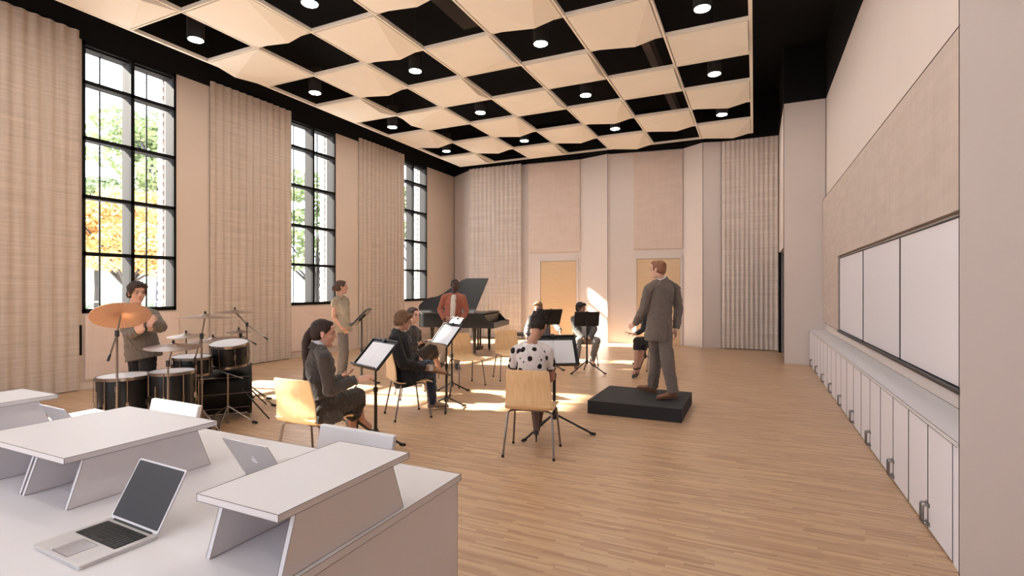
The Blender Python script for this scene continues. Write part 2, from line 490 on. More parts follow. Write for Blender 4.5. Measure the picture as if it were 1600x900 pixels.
# right side: doorway return, column, whiteboard wall, near pier
g = G(); g.box(.567, .767, 14.44, 15.0, 0, ZT); g.box(.567, .767, 12.53, 14.44, 2.48, ZT)
struct('wall_return', g, WALLF)
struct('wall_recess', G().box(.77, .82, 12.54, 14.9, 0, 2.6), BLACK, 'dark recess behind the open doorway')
g = G(); g.box(.563, .60, 12.36, 14.44, 0, 0.01)
e = empty('door_3', (.57, 14.42, 0), kind='structure')
G().box(.55, .60, 14.38, 14.44, 0, 2.48).build('door_frame', FRAMEB, e, off=(.57, 14.42, 0))
G().box(.64, .68, 12.5, 14.38, 0, 2.46).build('door_leaf', FRAMEB, e, off=(.57, 14.42, 0))
struct('wall_column', G().box(.567, XR + .3, 12.33, 12.53, 0, ZT), WALLF)
struct('wall_right', G().box(XR, XR + .2, 3.76, 12.33, 0, ZT), WALLF)
struct('wall_pier', G().prism([(1.034, 3.649, 0), (3.2, 3.649, 0), (3.2, 3.76, 0), (1.37, 3.76, 0)], (0, 0, ZD)), WALLF)
struct('wall_near_right', G().box(3.0, 3.2, YB, 3.649, 0, ZD), WALLF)
g = G(); x_ = -9.9
for k, (a, b) in enumerate([(-6.0, -4.2), (-2.6, -.8)]):  # windows added behind the camera to let in soft front fill light
    g.box(x_, a, YB - .2, YB, 0, ZD); g.box(a, b, YB - .2, YB, 0, 1.0); g.box(a, b, YB - .2, YB, 5.3, ZD); x_ = b
    e = empty('window_%d' % (k + 6), ((a + b) / 2, YB, 1.0), kind='structure'); h = G()
    for q in (a, (a + b) / 2 - .03, b - .06): h.box(q, q + .06, YB - .12, YB - .02, 1.0, 5.3)
    for z in (1.0, 2.1, 3.2, 4.3, 5.24): h.box(a, b, YB - .12, YB - .02, z, z + .06)
    h.build('window_frame', FRAMEB, e, off=((a + b) / 2, YB, 1.0))
g.box(x_, 3.2, YB - .2, YB, 0, ZD)
struct('wall_near', g, WALLF)
g = G(); g.box(.567, .767, 12.53, 15.0, ZT, ZD); g.box(.567, XR + .3, 12.33, 12.53, ZT, ZD); g.box(XR, XR + .2, 3.76, 12.33, ZT, ZD)
struct('trim_4', g, BLACK, 'black band above the whiteboard wall')
struct('baseboard_right', G().box(XR - .012, XR, 3.765, 12.33, .734, .867), WALLF)

# fabric wall covering around the whiteboards
g = G()
g.box(XR - .06, XR - .001, 10.24, 12.325, .91, 3.40)
g.box(XR - .06, XR - .001, 3.765, 10.24, 2.14, 3.40)
o = g.build('acoustic_panel', PANR, off=(XR, 8, .91), bevel=.003); o.location = (XR, 8, .91)
tag(o, 'grey-beige woven panel covering the wall above and beside the whiteboards', 'wall panel')
bounds = [10.20, 8.122, 6.218, 4.31, 3.765]
WB = mat('whiteboard_surface', (0.77, 0.765, 0.83), 0.25, noise_s=1, noise_a=0.004)
for k in range(4):
    y1, y0 = bounds[k], bounds[k + 1]
    e = empty('whiteboard', (XR, (y0 + y1) / 2, .90), label=[
        'white marker board farthest along the right wall, narrowest in view', 'white marker board between the farthest and the widest ones',
        'white marker board nearest on the right wall, widest in view', 'strip of white marker board beside the pier'][k], cat='whiteboard', group='whiteboards on the right wall')
    off = (XR, (y0 + y1) / 2, .90)
    G().box(XR - .035, XR, y0 + .006, y1 - .006, .905, 2.096).build('board', WB, e, off=off)
    g = G(); g.box(XR - .042, XR, y0, y0 + .008, .88, 2.10); g.box(XR - .042, XR, y1 - .008, y1, .88, 2.10)
    g.box(XR - .042, XR, y0, y1, 2.094, 2.106)
    g.build('board_frame', SEAM, e, off=off)
    G().box(XR - .075, XR, y0, y1, .868, .895).build('pen_tray', BLK, e, off=off)

# base cabinets
XC = 1.04
top = G().box(XC - .012, XR - .0125, 3.765, 12.32, .705, .733).box(XC - .012, 1.12, 3.68, 3.765, .705, .733).build('worktop', LAM, bevel=.003, off=(XC, 8, .70)); top.location = (XC, 8, .70)
tag(top, 'long low white worktop running under the whiteboards', 'worktop')
q = G()  # added dark lines that outline the worktop edges
for x_, z_ in ((XC - .012, .733), (XC - .012, .705), (XR - .0135, .734)): q.cyl((x_, 3.68 if x_ < 1.2 else 3.77, z_), (x_, 12.315, z_), .0018, n=5)
q.build('edge_outline', SEAM, top, off=(XC, 8, .70))
def cabinet():
    e = empty('base_cabinet', (XC, 0, 0), cat='cabinet', group='low white cabinets under the whiteboards')
    W = .945
    G().box(.02, XR - XC - .001, -W/2 + .002, W/2 - .002, 0.0, .70).build('body', CAB, e)
    G().box(.012, .02, -W/2 + .001, W/2 - .001, 0.0, .70).build('door_shadow_gap', SEAM, e)
    for sgn in (-1, 1):
        d = G().box(0, .018, min(.006 * sgn, (W/2 - .007) * sgn), max(.006 * sgn, (W/2 - .007) * sgn), .012, .698).build('door', CAB, e, bevel=.0015)
        y0_, y1_ = .006 * sgn, (W/2 - .007) * sgn; q = G()
        for a_, b_ in (((0, y0_, .012), (0, y0_, .698)), ((0, y1_, .012), (0, y1_, .698)), ((0, y0_, .698), (0, y1_, .698))): q.cyl(a_, b_, .0016, n=5)
        q.build('door_edge', SEAM, d)  # thin dark lines added to outline the door
        h = G(); yy = .03 * sgn
        h.tube([(0, yy, .045), (-.03, yy, .045), (-.034, yy, .05), (-.034, yy, .165), (-.03, yy, .17), (0, yy, .17)], .0065)
        h.box(-.004, .001, yy - .011, yy + .011, .032, .058); h.box(-.004, .001, yy - .011, yy + .011, .157, .183)
        h.build('handle', STEEL, d, smooth=True)
    return e
c0 = cabinet()
for k in range(9):
    yc = 12.32 - .945 * (k + .5) - .03
    lab = 'low white two-door cabinet with steel pulls, %s counting from the far column' % ORD[k]
    if k == 0: c0.location = (XC, yc, 0); c0['label'] = lab
    else: dup(c0, (XC, yc, 0), 0, lab)
o = G().box(XC + .002, XC + .02, 3.667, 3.783, 0, .70).build('filler_panel', CAB, off=(XC, 3.7, 0)); o.location = (XC, 3.7, 0)
tag(o, 'narrow white end panel between the cabinets and the near pier', 'panel')

# ------------------------------------------------------------------ hanging ceiling grid and tiles
A = 1.2212; U0, V0, ZG = -8.60, 14.40, 5.535
NC, NR = 7, 14
def gx(i): return U0 + A * i
def gy(j): return V0 - A * j
g = G()
for i in range(NC + 1):
    wd = .026 if i in (0, NC) else .016
    g.box(gx(i) - wd, gx(i) + wd, gy(NR), gy(0), ZG - .012, ZG + .045)
for j in range(NR + 1):
    g.box(gx(0), gx(NC), gy(j) - .012, gy(j) + .012, ZG - .010, ZG + .045)
g.build('ceiling_grid', TILE, off=(0, 0, ZG)).location = (0, 0, ZG)
tag(bpy.data.objects['ceiling_grid'], 'cream hanging ceiling grid that carries the chequered tiles', 'ceiling grid')
RT = {(0,0),(0,4),(2,0),(2,4),(3,3),(3,5),(4,4),(5,3),(6,4)}
LT = {(1,3),(0,6)}
def tile_mesh(kind):
    h = A / 2 - .034; z0, zt = -.012, .03; D = .085
    C = [(-h, -h), (h, -h), (h, h), (-h, h)]     # near-left, near-right, far-right, far-left
    pk = {'R': (1, (h, 0.15 * h)), 'F': (2, (.28 * h, h)), 'L': (3, (-h, -.2 * h)), 'N': (0, (.2 * h, -h))}[kind]
    edge, dp = pk
    ring = []
    for i in range(4):
        ring.append((*C[i], z0))
        if i == edge: ring.append((*dp, z0 - D))
    n = len(ring)
    k = edge + 1
    vs = ring + [(x, y, zt) for x, y, z in ring]
    fs = [tuple(range(n, 2 * n))] + [(i, n + i, n + (i + 1) % n, (i + 1) % n) for i in range(n)]
    for i in range(n):
        a, b = (k + 1 + i) % n, (k + 2 + i) % n
        if b == k or a == k: continue
        fs.append((k, b, a))
    g = G(); g.add(vs, fs)
    return g
protos = {}
for j in range(NR):
    for i in range(NC):
        lab_pos = '%s row from the far wall, %s from the window side' % (ORD[j], ORD[i])
        if (i + j) % 2: continue
        kd = 'R' if (i, j) in RT or (j > 7 and (i * 3 + j) % 4 == 0) else 'L' if (i, j) in LT else 'F'
        if kd not in protos:
            o = tile_mesh(kd).build('ceiling_tile', TILE); protos[kd] = o
        else:
            o = protos[kd].copy(); COL.objects.link(o)
        o.location = ((gx(i) + gx(i + 1)) / 2, (gy(j) + gy(j + 1)) / 2, ZG)
        tag(o, 'folded cream ceiling tile, ' + lab_pos, 'ceiling tile', 'folded cream ceiling tiles')
CAN = mat('lamp_housing', (0.03, 0.028, 0.028), 0.5)
BULB = mat('lamp_glow', (1.0, 0.96, 0.90), 0.5, emit=LAMP)
d0 = None
for i in range(0, NC, 2):
    for j in range(1, NR, 2):
        x, y = (gx(i) + gx(i + 1)) / 2, (gy(j) + gy(j + 1)) / 2
        lab = 'black cylinder downlight, %s grid row from far wall, %s column from windows' % (ORD[j], ORD[i])
        if d0 is None:
            d0 = empty('downlight', (x, y, 5.52), cat='ceiling light', group='cylinder downlights in the ceiling grid', label=lab)
            G().lathe([(.105, .0), (.122, .0), (.122, .50), (.105, .50)], n=28).build('housing', CAN, d0, smooth=True)
            G().lathe([(.104, -.004), (.108, .006)], n=28).build('lens', BULB, d0)
            G().cyl((0, 0, .5), (0, 0, ZD - 5.52), .012).build('stem', CAN, d0)
        else: dup(d0, (x, y, 5.52), 0, lab)
DUCT = mat('brown_duct', (0.16, 0.125, 0.11), 0.7)
x5 = (gx(5) + gx(6)) / 2 + .10
o = G().box(x5 - .07, x5 + .07, -3.9, 14.7, 6.0, 6.25).build('ceiling_beam', DUCT, off=(x5, 5, 6)); o.location = (x5, 5, 6)
tag(o, 'brown beam seen above the open black ceiling cells at the right', 'beam')
o = G().box(gx(3) + .1, gx(4) - .1, 5.4, 8.2, 6.35, 6.6).build('ventilation_duct', mat('dark_duct', (.05, .042, .038), .6), off=(-4.5, 6, 6.35)); o.location = (-4.5, 6, 6.35)
tag(o, 'dark brown flat duct above the open ceiling cells overhead', 'duct')

# ------------------------------------------------------------------ outside
struct('ground', G().box(-90, -9.95, -40, 90, -.5, -.35), mat('pale_paving', (0.5, 0.485, 0.475), 0.9, noise_s=.4, noise_a=.05))
def outside_tree(loc, height, crown_z, rx, blobs, n, leafcol, leafcol2, trunk_r, size, label, seed, bark=(0.045,0.038,0.034), fork=None):
    rnd = np.random.RandomState(seed)
    e = empty('tree', loc, label=label, cat='tree', group='trees outside the windows')
    vs = []; fs = []; k = 0
    bl = []
    for _ in range(blobs):
        a = rnd.uniform(0, 2 * PI); r = rx * math.sqrt(rnd.uniform(0, 1)) * .85
        h = rnd.uniform(crown_z, height)
        shrink = 1 - .5 * ((h - crown_z) / (height - crown_z)) ** 2
        bl.append((r * math.cos(a) * shrink, r * math.sin(a) * shrink, h, rnd.uniform(.25, .5) * rx * .8))
    per = n // blobs
    for bx, by, bz, br in bl:
        p = rnd.normal(0, 1, (per, 3)); p /= np.linalg.norm(p, axis=1)[:, None]
        p *= (rnd.uniform(.35, 1, per) ** .5)[:, None] * np.array([br, br, br * .34])
        p += np.array([bx, by, bz])
        t = rnd.normal(0, 1, (per, 3)); t[:, 2] *= .45; t /= np.linalg.norm(t, axis=1)[:, None]
        u = np.cross(t, rnd.normal(0, 1, (per, 3))); u /= np.linalg.norm(u, axis=1)[:, None]
        s = rnd.uniform(.6, 1.4, per)[:, None] * size
        for q in (p + t * s, p + u * s * .6, p - t * s, p - u * s * .6): vs.append(q)
        base = k
        for i in range(per): fs.append((base + i, base + per + i, base + 2 * per + i, base + 3 * per + i))
        k += 4 * per
    V = np.concatenate(vs)
    g = G(); g.v = [tuple(v) for v in V]; g.f = fs
    me = g.mesh('crown'); m = mat('leaves_' + str(seed), leafcol, .8, col2=leafcol2, noise_s=1.2); me.materials.append(m)
    c = bpy.data.objects.new('crown', me); COL.objects.link(c); c.parent = e
    fk = fork or crown_z * .8
    g = G(); g.tube([(0, 0, -.4), (.05, .02, fk * .5), (0, 0, fk)], [trunk_r * 1.25, trunk_r, trunk_r * .85], 10)
    g.build('trunk', mat('bark_%d' % seed, bark, .95, noise_s=4, noise_a=.3, stretch=(6, 6, .6)), e, smooth=True)
    for bx, by, bz, br in bl[:16]:
        mx, my, mz = bx * .45, by * .45, fk + (bz - fk) * .55
        G().tube([(0, 0, fk - .1), (mx, my, mz), (bx, by, bz)], [trunk_r * .5, trunk_r * .3, trunk_r * .1], 6).build('branch', _mats['bark_%d' % seed], e, smooth=True)
outside_tree(camw(197, 18), 5.0, 2.15, 2.7, 46, 14000, (.72, .50, .24), (.56, .36, .15), .13, .085, 'small tree with yellow autumn leaves outside the nearest window', 3, fork=1.75)
outside_tree(camw(253, 25), 9.9, 4.6, 3.6, 34, 8000, (.30, .36, .19), (.19, .25, .12), .30, .15, 'tall green tree with a thick grey trunk behind the yellow tree', 5, bark=(.07, .065, .078), fork=6.0)
outside_tree(camw(150, 31), 8.2, 3.6, 4.0, 26, 6000, (.33, .38, .22), (.22, .27, .15), .13, .16, 'broad green tree at the left of the nearest window', 6)
outside_tree(camw(494, 30), 8.2, 2.0, 3.1, 30, 8000, (.30, .36, .19), (.19, .25, .12), .20, .14, 'green tree outside the middle window', 7)
outside_tree(camw(655, 36), 8.5, 1.5, 3.0, 26, 7000, (.28, .34, .18), (.18, .24, .12), .20, .15, 'green tree outside the farthest window', 8)
HEDGE = mat('distant_hedge', (.36, .42, .30), .9, noise_s=1.0, noise_a=.3)
for k, (pa, pb, zc) in enumerate([(60, 330, 44)]):
    a, b = camw(pa, zc), camw(pb, zc)
    g = G(); rnd = random.Random(4)
    for i in range(40):
        t = i / 39; c = a.lerp(b, t); g.ell((c.x, c.y, 1.2 + rnd.random() * .8), (1.1, 1.1, 1.2 + rnd.random() * .9), n=10, m=6)
    tag(g.build('hedge', HEDGE, smooth=True), 'distant green hedge beyond the paving outside', 'hedge')
RAIL = mat('grey_rail', (.25, .25, .27), .6)
a, b = camw(90, 24), camw(340, 24)
e = empty('guard_rail', a, label='thin grey rail standing outside the nearest window', cat='railing')
for z in (.35, .95): G().cyl((0, 0, z), (b.x - a.x, b.y - a.y, z), .03).build('rail', RAIL, e)
for i in range(7):
    t = i / 6; G().cyl(((b.x-a.x)*t, (b.y-a.y)*t, -.36), ((b.x-a.x)*t, (b.y-a.y)*t, .98), .035).build('post', RAIL, e)

# fine dark strips added as drawn outlines where wall planes meet
g = G()
for x, y, r in ((-9.53, 15.50, .007), (-3.86, 14.732, .006), (-1.25, 14.662, .006), (-.80, 14.792, .005), (.563, 12.326, .005), (1.331, 12.325, .005), (1.031, 3.652, .0022)):
    g.cyl((x, y, 0.0), (x, y, 5.5 if y > 4 else 6.6), r, n=6)
for y0, y1, z in ((3.77, 12.32, 3.403),): g.cyl((1.275, y0, z), (1.275, y1, z), .004, n=6)
struct('trim_5', g, mat('corner_line', (.10, .075, .065), .9), 'fine dark lines at the wall corners')
# ================================================================== FURNITURE
# ------------------------------------------------------------------ the long desk with raised shelves
DZ = .75
DX0, DX1, DY0, DY1 = -4.20, -1.213, .62, 2.03
e = empty('long_desk', ((DX0 + DX1) / 2, (DY0 + DY1) / 2, 0), label='long white desk in the foreground that carries the raised shelves', cat='desk')
off = e.location.copy()
G().box(DX0, DX1, DY0, DY1, DZ - .028, DZ).build('desk_top', LAM, e, off=off, bevel=.0012)
G().box(DX1 - .028, DX1 - .006, DY0 + .02, DY1 - .02, 0, DZ - .028).build('side_panel', LAM, e, off=off, bevel=.001)
G().box(DX0 + .006, DX0 + .028, DY0 + .02, DY1 - .02, 0, DZ - .028).build('side_panel', LAM, e, off=off, bevel=.001)
G().box(DX0 + .03, DX1 - .03, 1.30, 1.322, .25, DZ - .03).build('modesty_panel', LAM, e, off=off, bevel=.001)
EDGE = mat('dark_edge_outline', (.16, .14, .14), .7)  # dark lines added along edges as drawn outlines, not real banding
def edges(par, off, lines, r=.0011, name='edge_outline'):
    g = G()
    for p, q in lines: g.cyl(p, q, r, n=5)
    return g.build(name, EDGE, par, off=off)
def slab_lines(x0, x1, y0, y1, z0, z1):
    L = []
    for z in (z0, z1): L += [((x0, y0, z), (x1, y0, z)), ((x1, y0, z), (x1, y1, z)), ((x1, y1, z), (x0, y1, z)), ((x0, y1, z), (x0, y0, z))]
    return L + [((x, y, z0), (x, y, z1)) for x in (x0, x1) for y in (y0, y1)]
edges(e, off, slab_lines(DX0, DX1, DY0, DY1, DZ - .028, DZ) + [((DX1 - .006, DY1 - .02, 0), (DX1 - .006, DY1 - .02, DZ - .028))])
def raised_shelf(x0, x1, supports, label):
    y0, y1, z = 1.030, 1.636, DZ + .190
    e = empty('raised_shelf', ((x0 + x1) / 2, (y0 + y1) / 2, DZ), label=label, cat='desk shelf', group='raised white shelves on the long desk')
    off = e.location.copy()
    G().box(x0, x1, y0, y1, z, z + .022).build('shelf_top', LAM, e, off=off, bevel=.0012)
    for xs in supports:
        g = G()
        g.prism([(xs, y0 + .026, DZ + .0005), (xs, y1 - .006, DZ + .0005), (xs, y1 - .075, z), (xs, y0 + .085, z)], (.018, 0, 0))
        sp_ = g.build('support_panel', LAM, e, off=off, bevel=.001)
        q = [(y0 + .026, DZ + .001), (y1 - .006, DZ + .001), (y1 - .075, z), (y0 + .085, z)]
        ls = [((xx, *q[i]), (xx, *q[(i + 1) % 4])) for xx in (xs, xs + .018) for i in range(4)]
        edges(sp_, off, ls, .0009)
    edges(e, off, slab_lines(x0, x1, y0, y1, z, z + .022))
    return e
raised_shelf(-1.565, -1.210, (-1.250, -1.560), 'small raised white shelf at the right end of the long desk')
raised_shelf(-3.055, -2.335, (-2.392, -2.716, -2.745, -3.040), 'wide raised white shelf in the middle of the long desk')
raised_shelf(-4.195, -3.775, (-3.832, -4.150), 'raised white shelf at the far left end of the long desk')

# ------------------------------------------------------------------ laptops
KEY = mat('black_keys', (.012, .012, .013), .5)
SCRN = mat('dark_screen', (.05, .05, .056), .55, spec=.25)
PADM = mat('trackpad', (.58, .56, .58), .3, metal=.7)
LOGO = mat('pale_emblem', (.86, .86, .88), .35)
def rrect(x0, x1, y0, y1, r, z, n=6):
    pts = []
    for cx, cy, a0 in ((x1 - r, y0 + r, -PI/2), (x1 - r, y1 - r, 0), (x0 + r, y1 - r, PI/2), (x0 + r, y0 + r, PI)):
        for i in range(n + 1):
            a = a0 + i / n * PI / 2; pts.append((cx + r * math.cos(a), cy + r * math.sin(a), z))
    return pts
def laptop(loc, rz, tilt, label):
    e = empty('laptop', loc, rz, label, 'laptop', 'laptops on the long desk')
    W, Dp, T = .298, .226, .013
    G().prism(rrect(-W/2, W/2, -Dp/2, Dp/2, .012, 0), (0, 0, T)).build('base', ALU, e, bevel=.0012)
    kb = G().prism(rrect(-W/2 + .022, W/2 - .022, -.008, Dp/2 - .022, .004, T), (0, 0, .0006)).build('keyboard', KEY, e)
    kw = (W - .05) / 14
    for r_ in range(6):
        g = G()
        for c_ in range(14):
            if r_ == 0 and 4 <= c_ <= 8:
                if c_ == 4: g.box(-W/2 + .025 + 4 * kw, -W/2 + .025 + 9 * kw - .0025, -.004, .008, T + .0006, T + .0022)
                continue
            x = -W/2 + .025 + c_ * kw; y = -.004 + r_ * .0155
            g.box(x, x + kw - .0025, y, y + .013, T + .0006, T + .0022)
        g.build('key_row', KEY, kb, bevel=.0005)
    G().prism(rrect(-.05, .05, -Dp/2 + .012, -.018, .004, T), (0, 0, .0003)).build('trackpad_rim', SEAM, e)
    G().prism(rrect(-.0485, .0485, -Dp/2 + .0135, -.0195, .003, T), (0, 0, .0006)).build('trackpad', PADM, e)
    G().cyl((-W/2 + .03, Dp/2 - .006, T), (W/2 - .03, Dp/2 - .006, T), .005).build('hinge', KEY, e, smooth=True)
    # lid leans back from the hinge
    M = Matrix.Translation((0, Dp/2 - .006, T + .002)) @ Matrix.Rotation(-tilt, 4, 'X')
    def tr(pts): return [M @ Vector((p[0], p[2], p[1])) for p in pts]       # outline drawn upright
    d = M.to_3x3() @ Vector((0, 1, 0))
    H = .212
    lid = G().prism(tr(rrect(-W/2, W/2, 0, H, .010, 0)), d * .007).build('lid', ALU, e, bevel=.001)
    G().prism(tr(rrect(-W/2 + .007, W/2 - .007, .010, H - .006, .006, -.0006)), d * .0007).build('screen', SCRN, lid)
    # bitten-fruit emblem on the back of the lid
    g = G(); pts = []
    for i in range(48):
        a = 2 * PI * i / 48
        r = .0165 * (1 + .07 * math.cos(2 * a)) * (1 - .16 * math.exp(-((a - PI/2) / .30) ** 2) - .08 * math.exp(-((a - 3*PI/2) / .28) ** 2))
        x, z = r * math.cos(a), r * 1.02 * math.sin(a)
        bx, bz, br = .0215, .003, .0098
        dd = math.hypot(x - bx, z - bz)
        if dd < br: x, z = bx + (x - bx) * br / dd, bz + (z - bz) * br / dd; x = min(x, bx - .004)
        pts.append((-x, .105 + z, .0072))
    g.prism(tr(pts), d * .0006)
    lf = [(-(.002 + .0085 * t + .004 * math.sin(PI * t) * s), .105 + .0185 + .0105 * t - .003 * math.sin(PI * t) * s, .0072) for s, ts in ((1, (0, .25, .5, .75, 1)), (-1, (.75, .5, .25))) for t in ts]
    g.prism(tr(lf), d * .0006)
    g.build('fruit_emblem', LOGO, lid)
    return e
def screen_spin(cx, cy): return (cx, cy, DZ + .0003)
laptop(screen_spin(-1.979, .963), math.radians(-2.2), math.radians(28), 'open silver laptop in the foreground with dark screen and black keyboard facing the viewer')
laptop(screen_spin(-1.950, 1.71), math.radians(180 - 3), math.radians(30), 'open silver laptop with a pale fruit emblem, back turned, between two raised shelves')
laptop(screen_spin(-3.51, 1.715), math.radians(180 - 2), math.radians(32), 'open laptop with back turned at the far left end of the desk')

# ------------------------------------------------------------------ white chairs behind the desk
WHP = mat('white_plastic', (.66, .645, .665), .4, noise_s=2, noise_a=.006)
def white_chair(cx, cy, rz, label):
    """faces -Y at rz 0 (towards the desk); origin under the seat"""
    e = empty('white_chair', (cx, cy, 0), rz, label, 'chair', 'white chairs behind the long desk')
    G().box(-.24, .24, -.24, .20, .42, .455).build('seat', WHP, e, bevel=.008)
    g = G(); t = math.tan(math.radians(13))
    g.prism([(-.265, .19, .44), (.265, .19, .44), (.265, .19 + .38 * t, .82), (-.265, .19 + .38 * t, .82)], (0, .030, 0))
    g.build('backrest', WHP, e, bevel=.008)
    for sx in (-1, 1):
        for sy in (-1, 1):
            G().cyl((.19 * sx, .17 * sy, .425), (.22 * sx, .21 * sy, 0), .012).build('leg', STEEL, e, smooth=True)
    return e
white_chair(-1.99, 1.92, math.radians(-1), 'white chair with slab backrest behind the desk, before the ponytailed woman')
white_chair(-3.59, 1.925, math.radians(-1), 'white chair with slab backrest behind the desk, before the drum kit')

# ------------------------------------------------------------------ bent plywood chairs
def chair_shell_profile():
    P = [(-.215, .835), (-.205, .76), (-.185, .66), (-.178, .58), (-.176, .515), (-.163, .47), (-.135, .447), (-.09, .438), (.0, .437), (.10, .443), (.17, .446), (.205, .440), (.222, .425)]
    out = []
    for i in range(len(P) - 1):
        a = P[max(i - 1, 0)]; b = P[i]; c = P[i + 1]; d = P[min(i + 2, len(P) - 1)]
        for k in range(4):
            t = k / 4
            q = [0.5 * (2*b[j] + (c[j]-a[j])*t + (2*a[j]-5*b[j]+4*c[j]-d[j])*t*t + (-a[j]+3*b[j]-3*c[j]+d[j])*t**3) for j in (0, 1)]
            out.append(tuple(q))
    out.append(P[-1]); return [(y * 1.2 - .015, z) for y, z in out]
LEGM = mat('grey_chair_tube', (.24, .21, .20), .3, metal=1.0, noise_s=20, noise_a=.05)
CAPM = mat('black_rubber', (.012, .012, .012), .8)
def shell_part(prof, e, name, i0, i1):
    g = G(); n = 12; vs = []; T = .011; N = i1 - i0
    for s in (0, 1):
        for i in range(i0, i1 + 1):
            y, z = prof[i]
            a = prof[max(i - 1, 0)]; b = prof[min(i + 1, len(prof) - 1)]
            dy, dz = b[0] - a[0], b[1] - a[1]; L = math.hypot(dy, dz); ny, nz = -dz / L, dy / L
            f = i / (len(prof) - 1)
            wd = .225 - .022 * max(0, (z - .5) / .33) - (.018 if i > len(prof) - 4 else 0) * (i - len(prof) + 4) / 3
            if i < 3: wd -= (.010, .004, .001)[i]
            for k in range(n + 1):
                x = (k / n * 2 - 1) * wd
                dish = .016 * (x / .22) ** 2 * (1 if z > .5 else .35)      # sides curl toward the sitter
                vs.append((x, y + (dish if z > .5 else 0) - ny * T * s * -1, z + (dish if z <= .5 else 0) + nz * T * s * 1))
    fs = []; R = n + 1
    for i in range(N):
        for k in range(n):
            a = i * R + k; b = (N + 1) * R + i * R + k
            fs += [(a, a + 1, a + R + 1, a + R), (b, b + R, b + R + 1, b + 1)]
    o2 = (N + 1) * R
    for i in range(N):
        for k in (0, n):
            a = i * R + k; fs.append((a, a + R, a + R + o2, a + o2))
    for i in (0, N):
        for k in range(n):
            a = i * R + k; fs.append((a, a + 1, a + 1 + o2, a + o2))
    g.add(vs, fs)
    return g.build(name, PLY, e, smooth=True)
def plywood_chair():
    e = empty('plywood_chair', (0, 0, 0), cat='chair', group='bent plywood chairs')
    prof = chair_shell_profile()
    cut = 22
    shell_part(prof, e, 'backrest', 0, cut); shell_part(prof, e, 'seat', cut, len(prof) - 1)
    g = G(); g.tube([(-.17, -.10, .425), (.17, -.10, .425)], .009); g.tube([(-.17, .12, .425), (.17, .12, .425)], .009)
    g.build('seat_frame', LEGM, e, smooth=True)
    for sx in (-1, 1):
        for sy, yk, yf in ((-1, -.13, -.225), (1, .15, .225)):
            pts = [(sx * .13, .12 if sy > 0 else -.10, .427), (sx * .19, yk, .424), (sx * .212, yk + .018 * sy, .405), (sx * .243, yf, .012)]
            l = G().tube(pts, .0105, 10).build('leg', LEGM, e, smooth=True)
            p, q = Vector(pts[2]), Vector(pts[3]); q2 = q + (q - p).normalized() * .011
            G().cyl(q - (q - p).normalized() * .012, (q2.x, q2.y, 0.0), .013).build('foot_cap', CAPM, l, smooth=True)
    return e
def hd(v): return math.atan2(-v[0], v[1])          # z rotation that turns +Y to v
CH = [((-1.961, 4.64), (-.21, .977), 'plywood chair seen from behind, under the woman in the polka-dot dress'),
      ((-3.51, 3.37), (-.016, .999), 'plywood chair under the ponytailed woman in the dark blazer, just behind the desk'),
      ((-3.932, 5.286), (.60, .80), 'plywood chair under the man in the black jacket'),
      (tuple(camw(800 + 805 * -.765 / 8.52, 8.52))[:2], (.851, -.517), 'empty plywood chair before the piano, facing the podium'),
      (tuple(camw(800 + 805 * -.037 / 9.12, 9.12))[:2], (.676, -.737), 'empty plywood chair just left of the woman in the polka-dot dress')]
pc = plywood_chair()
def put_chair(p, h, lab, first=[True]):
    if first[0]: first[0] = False; pc.location = (p[0], p[1], 0); pc.rotation_euler = (0, 0, hd(h)); pc['label'] = lab; return pc
    return dup(pc, (p[0], p[1], 0), hd(h), lab)
for p, h, lab in CH: put_chair(p, h, lab)

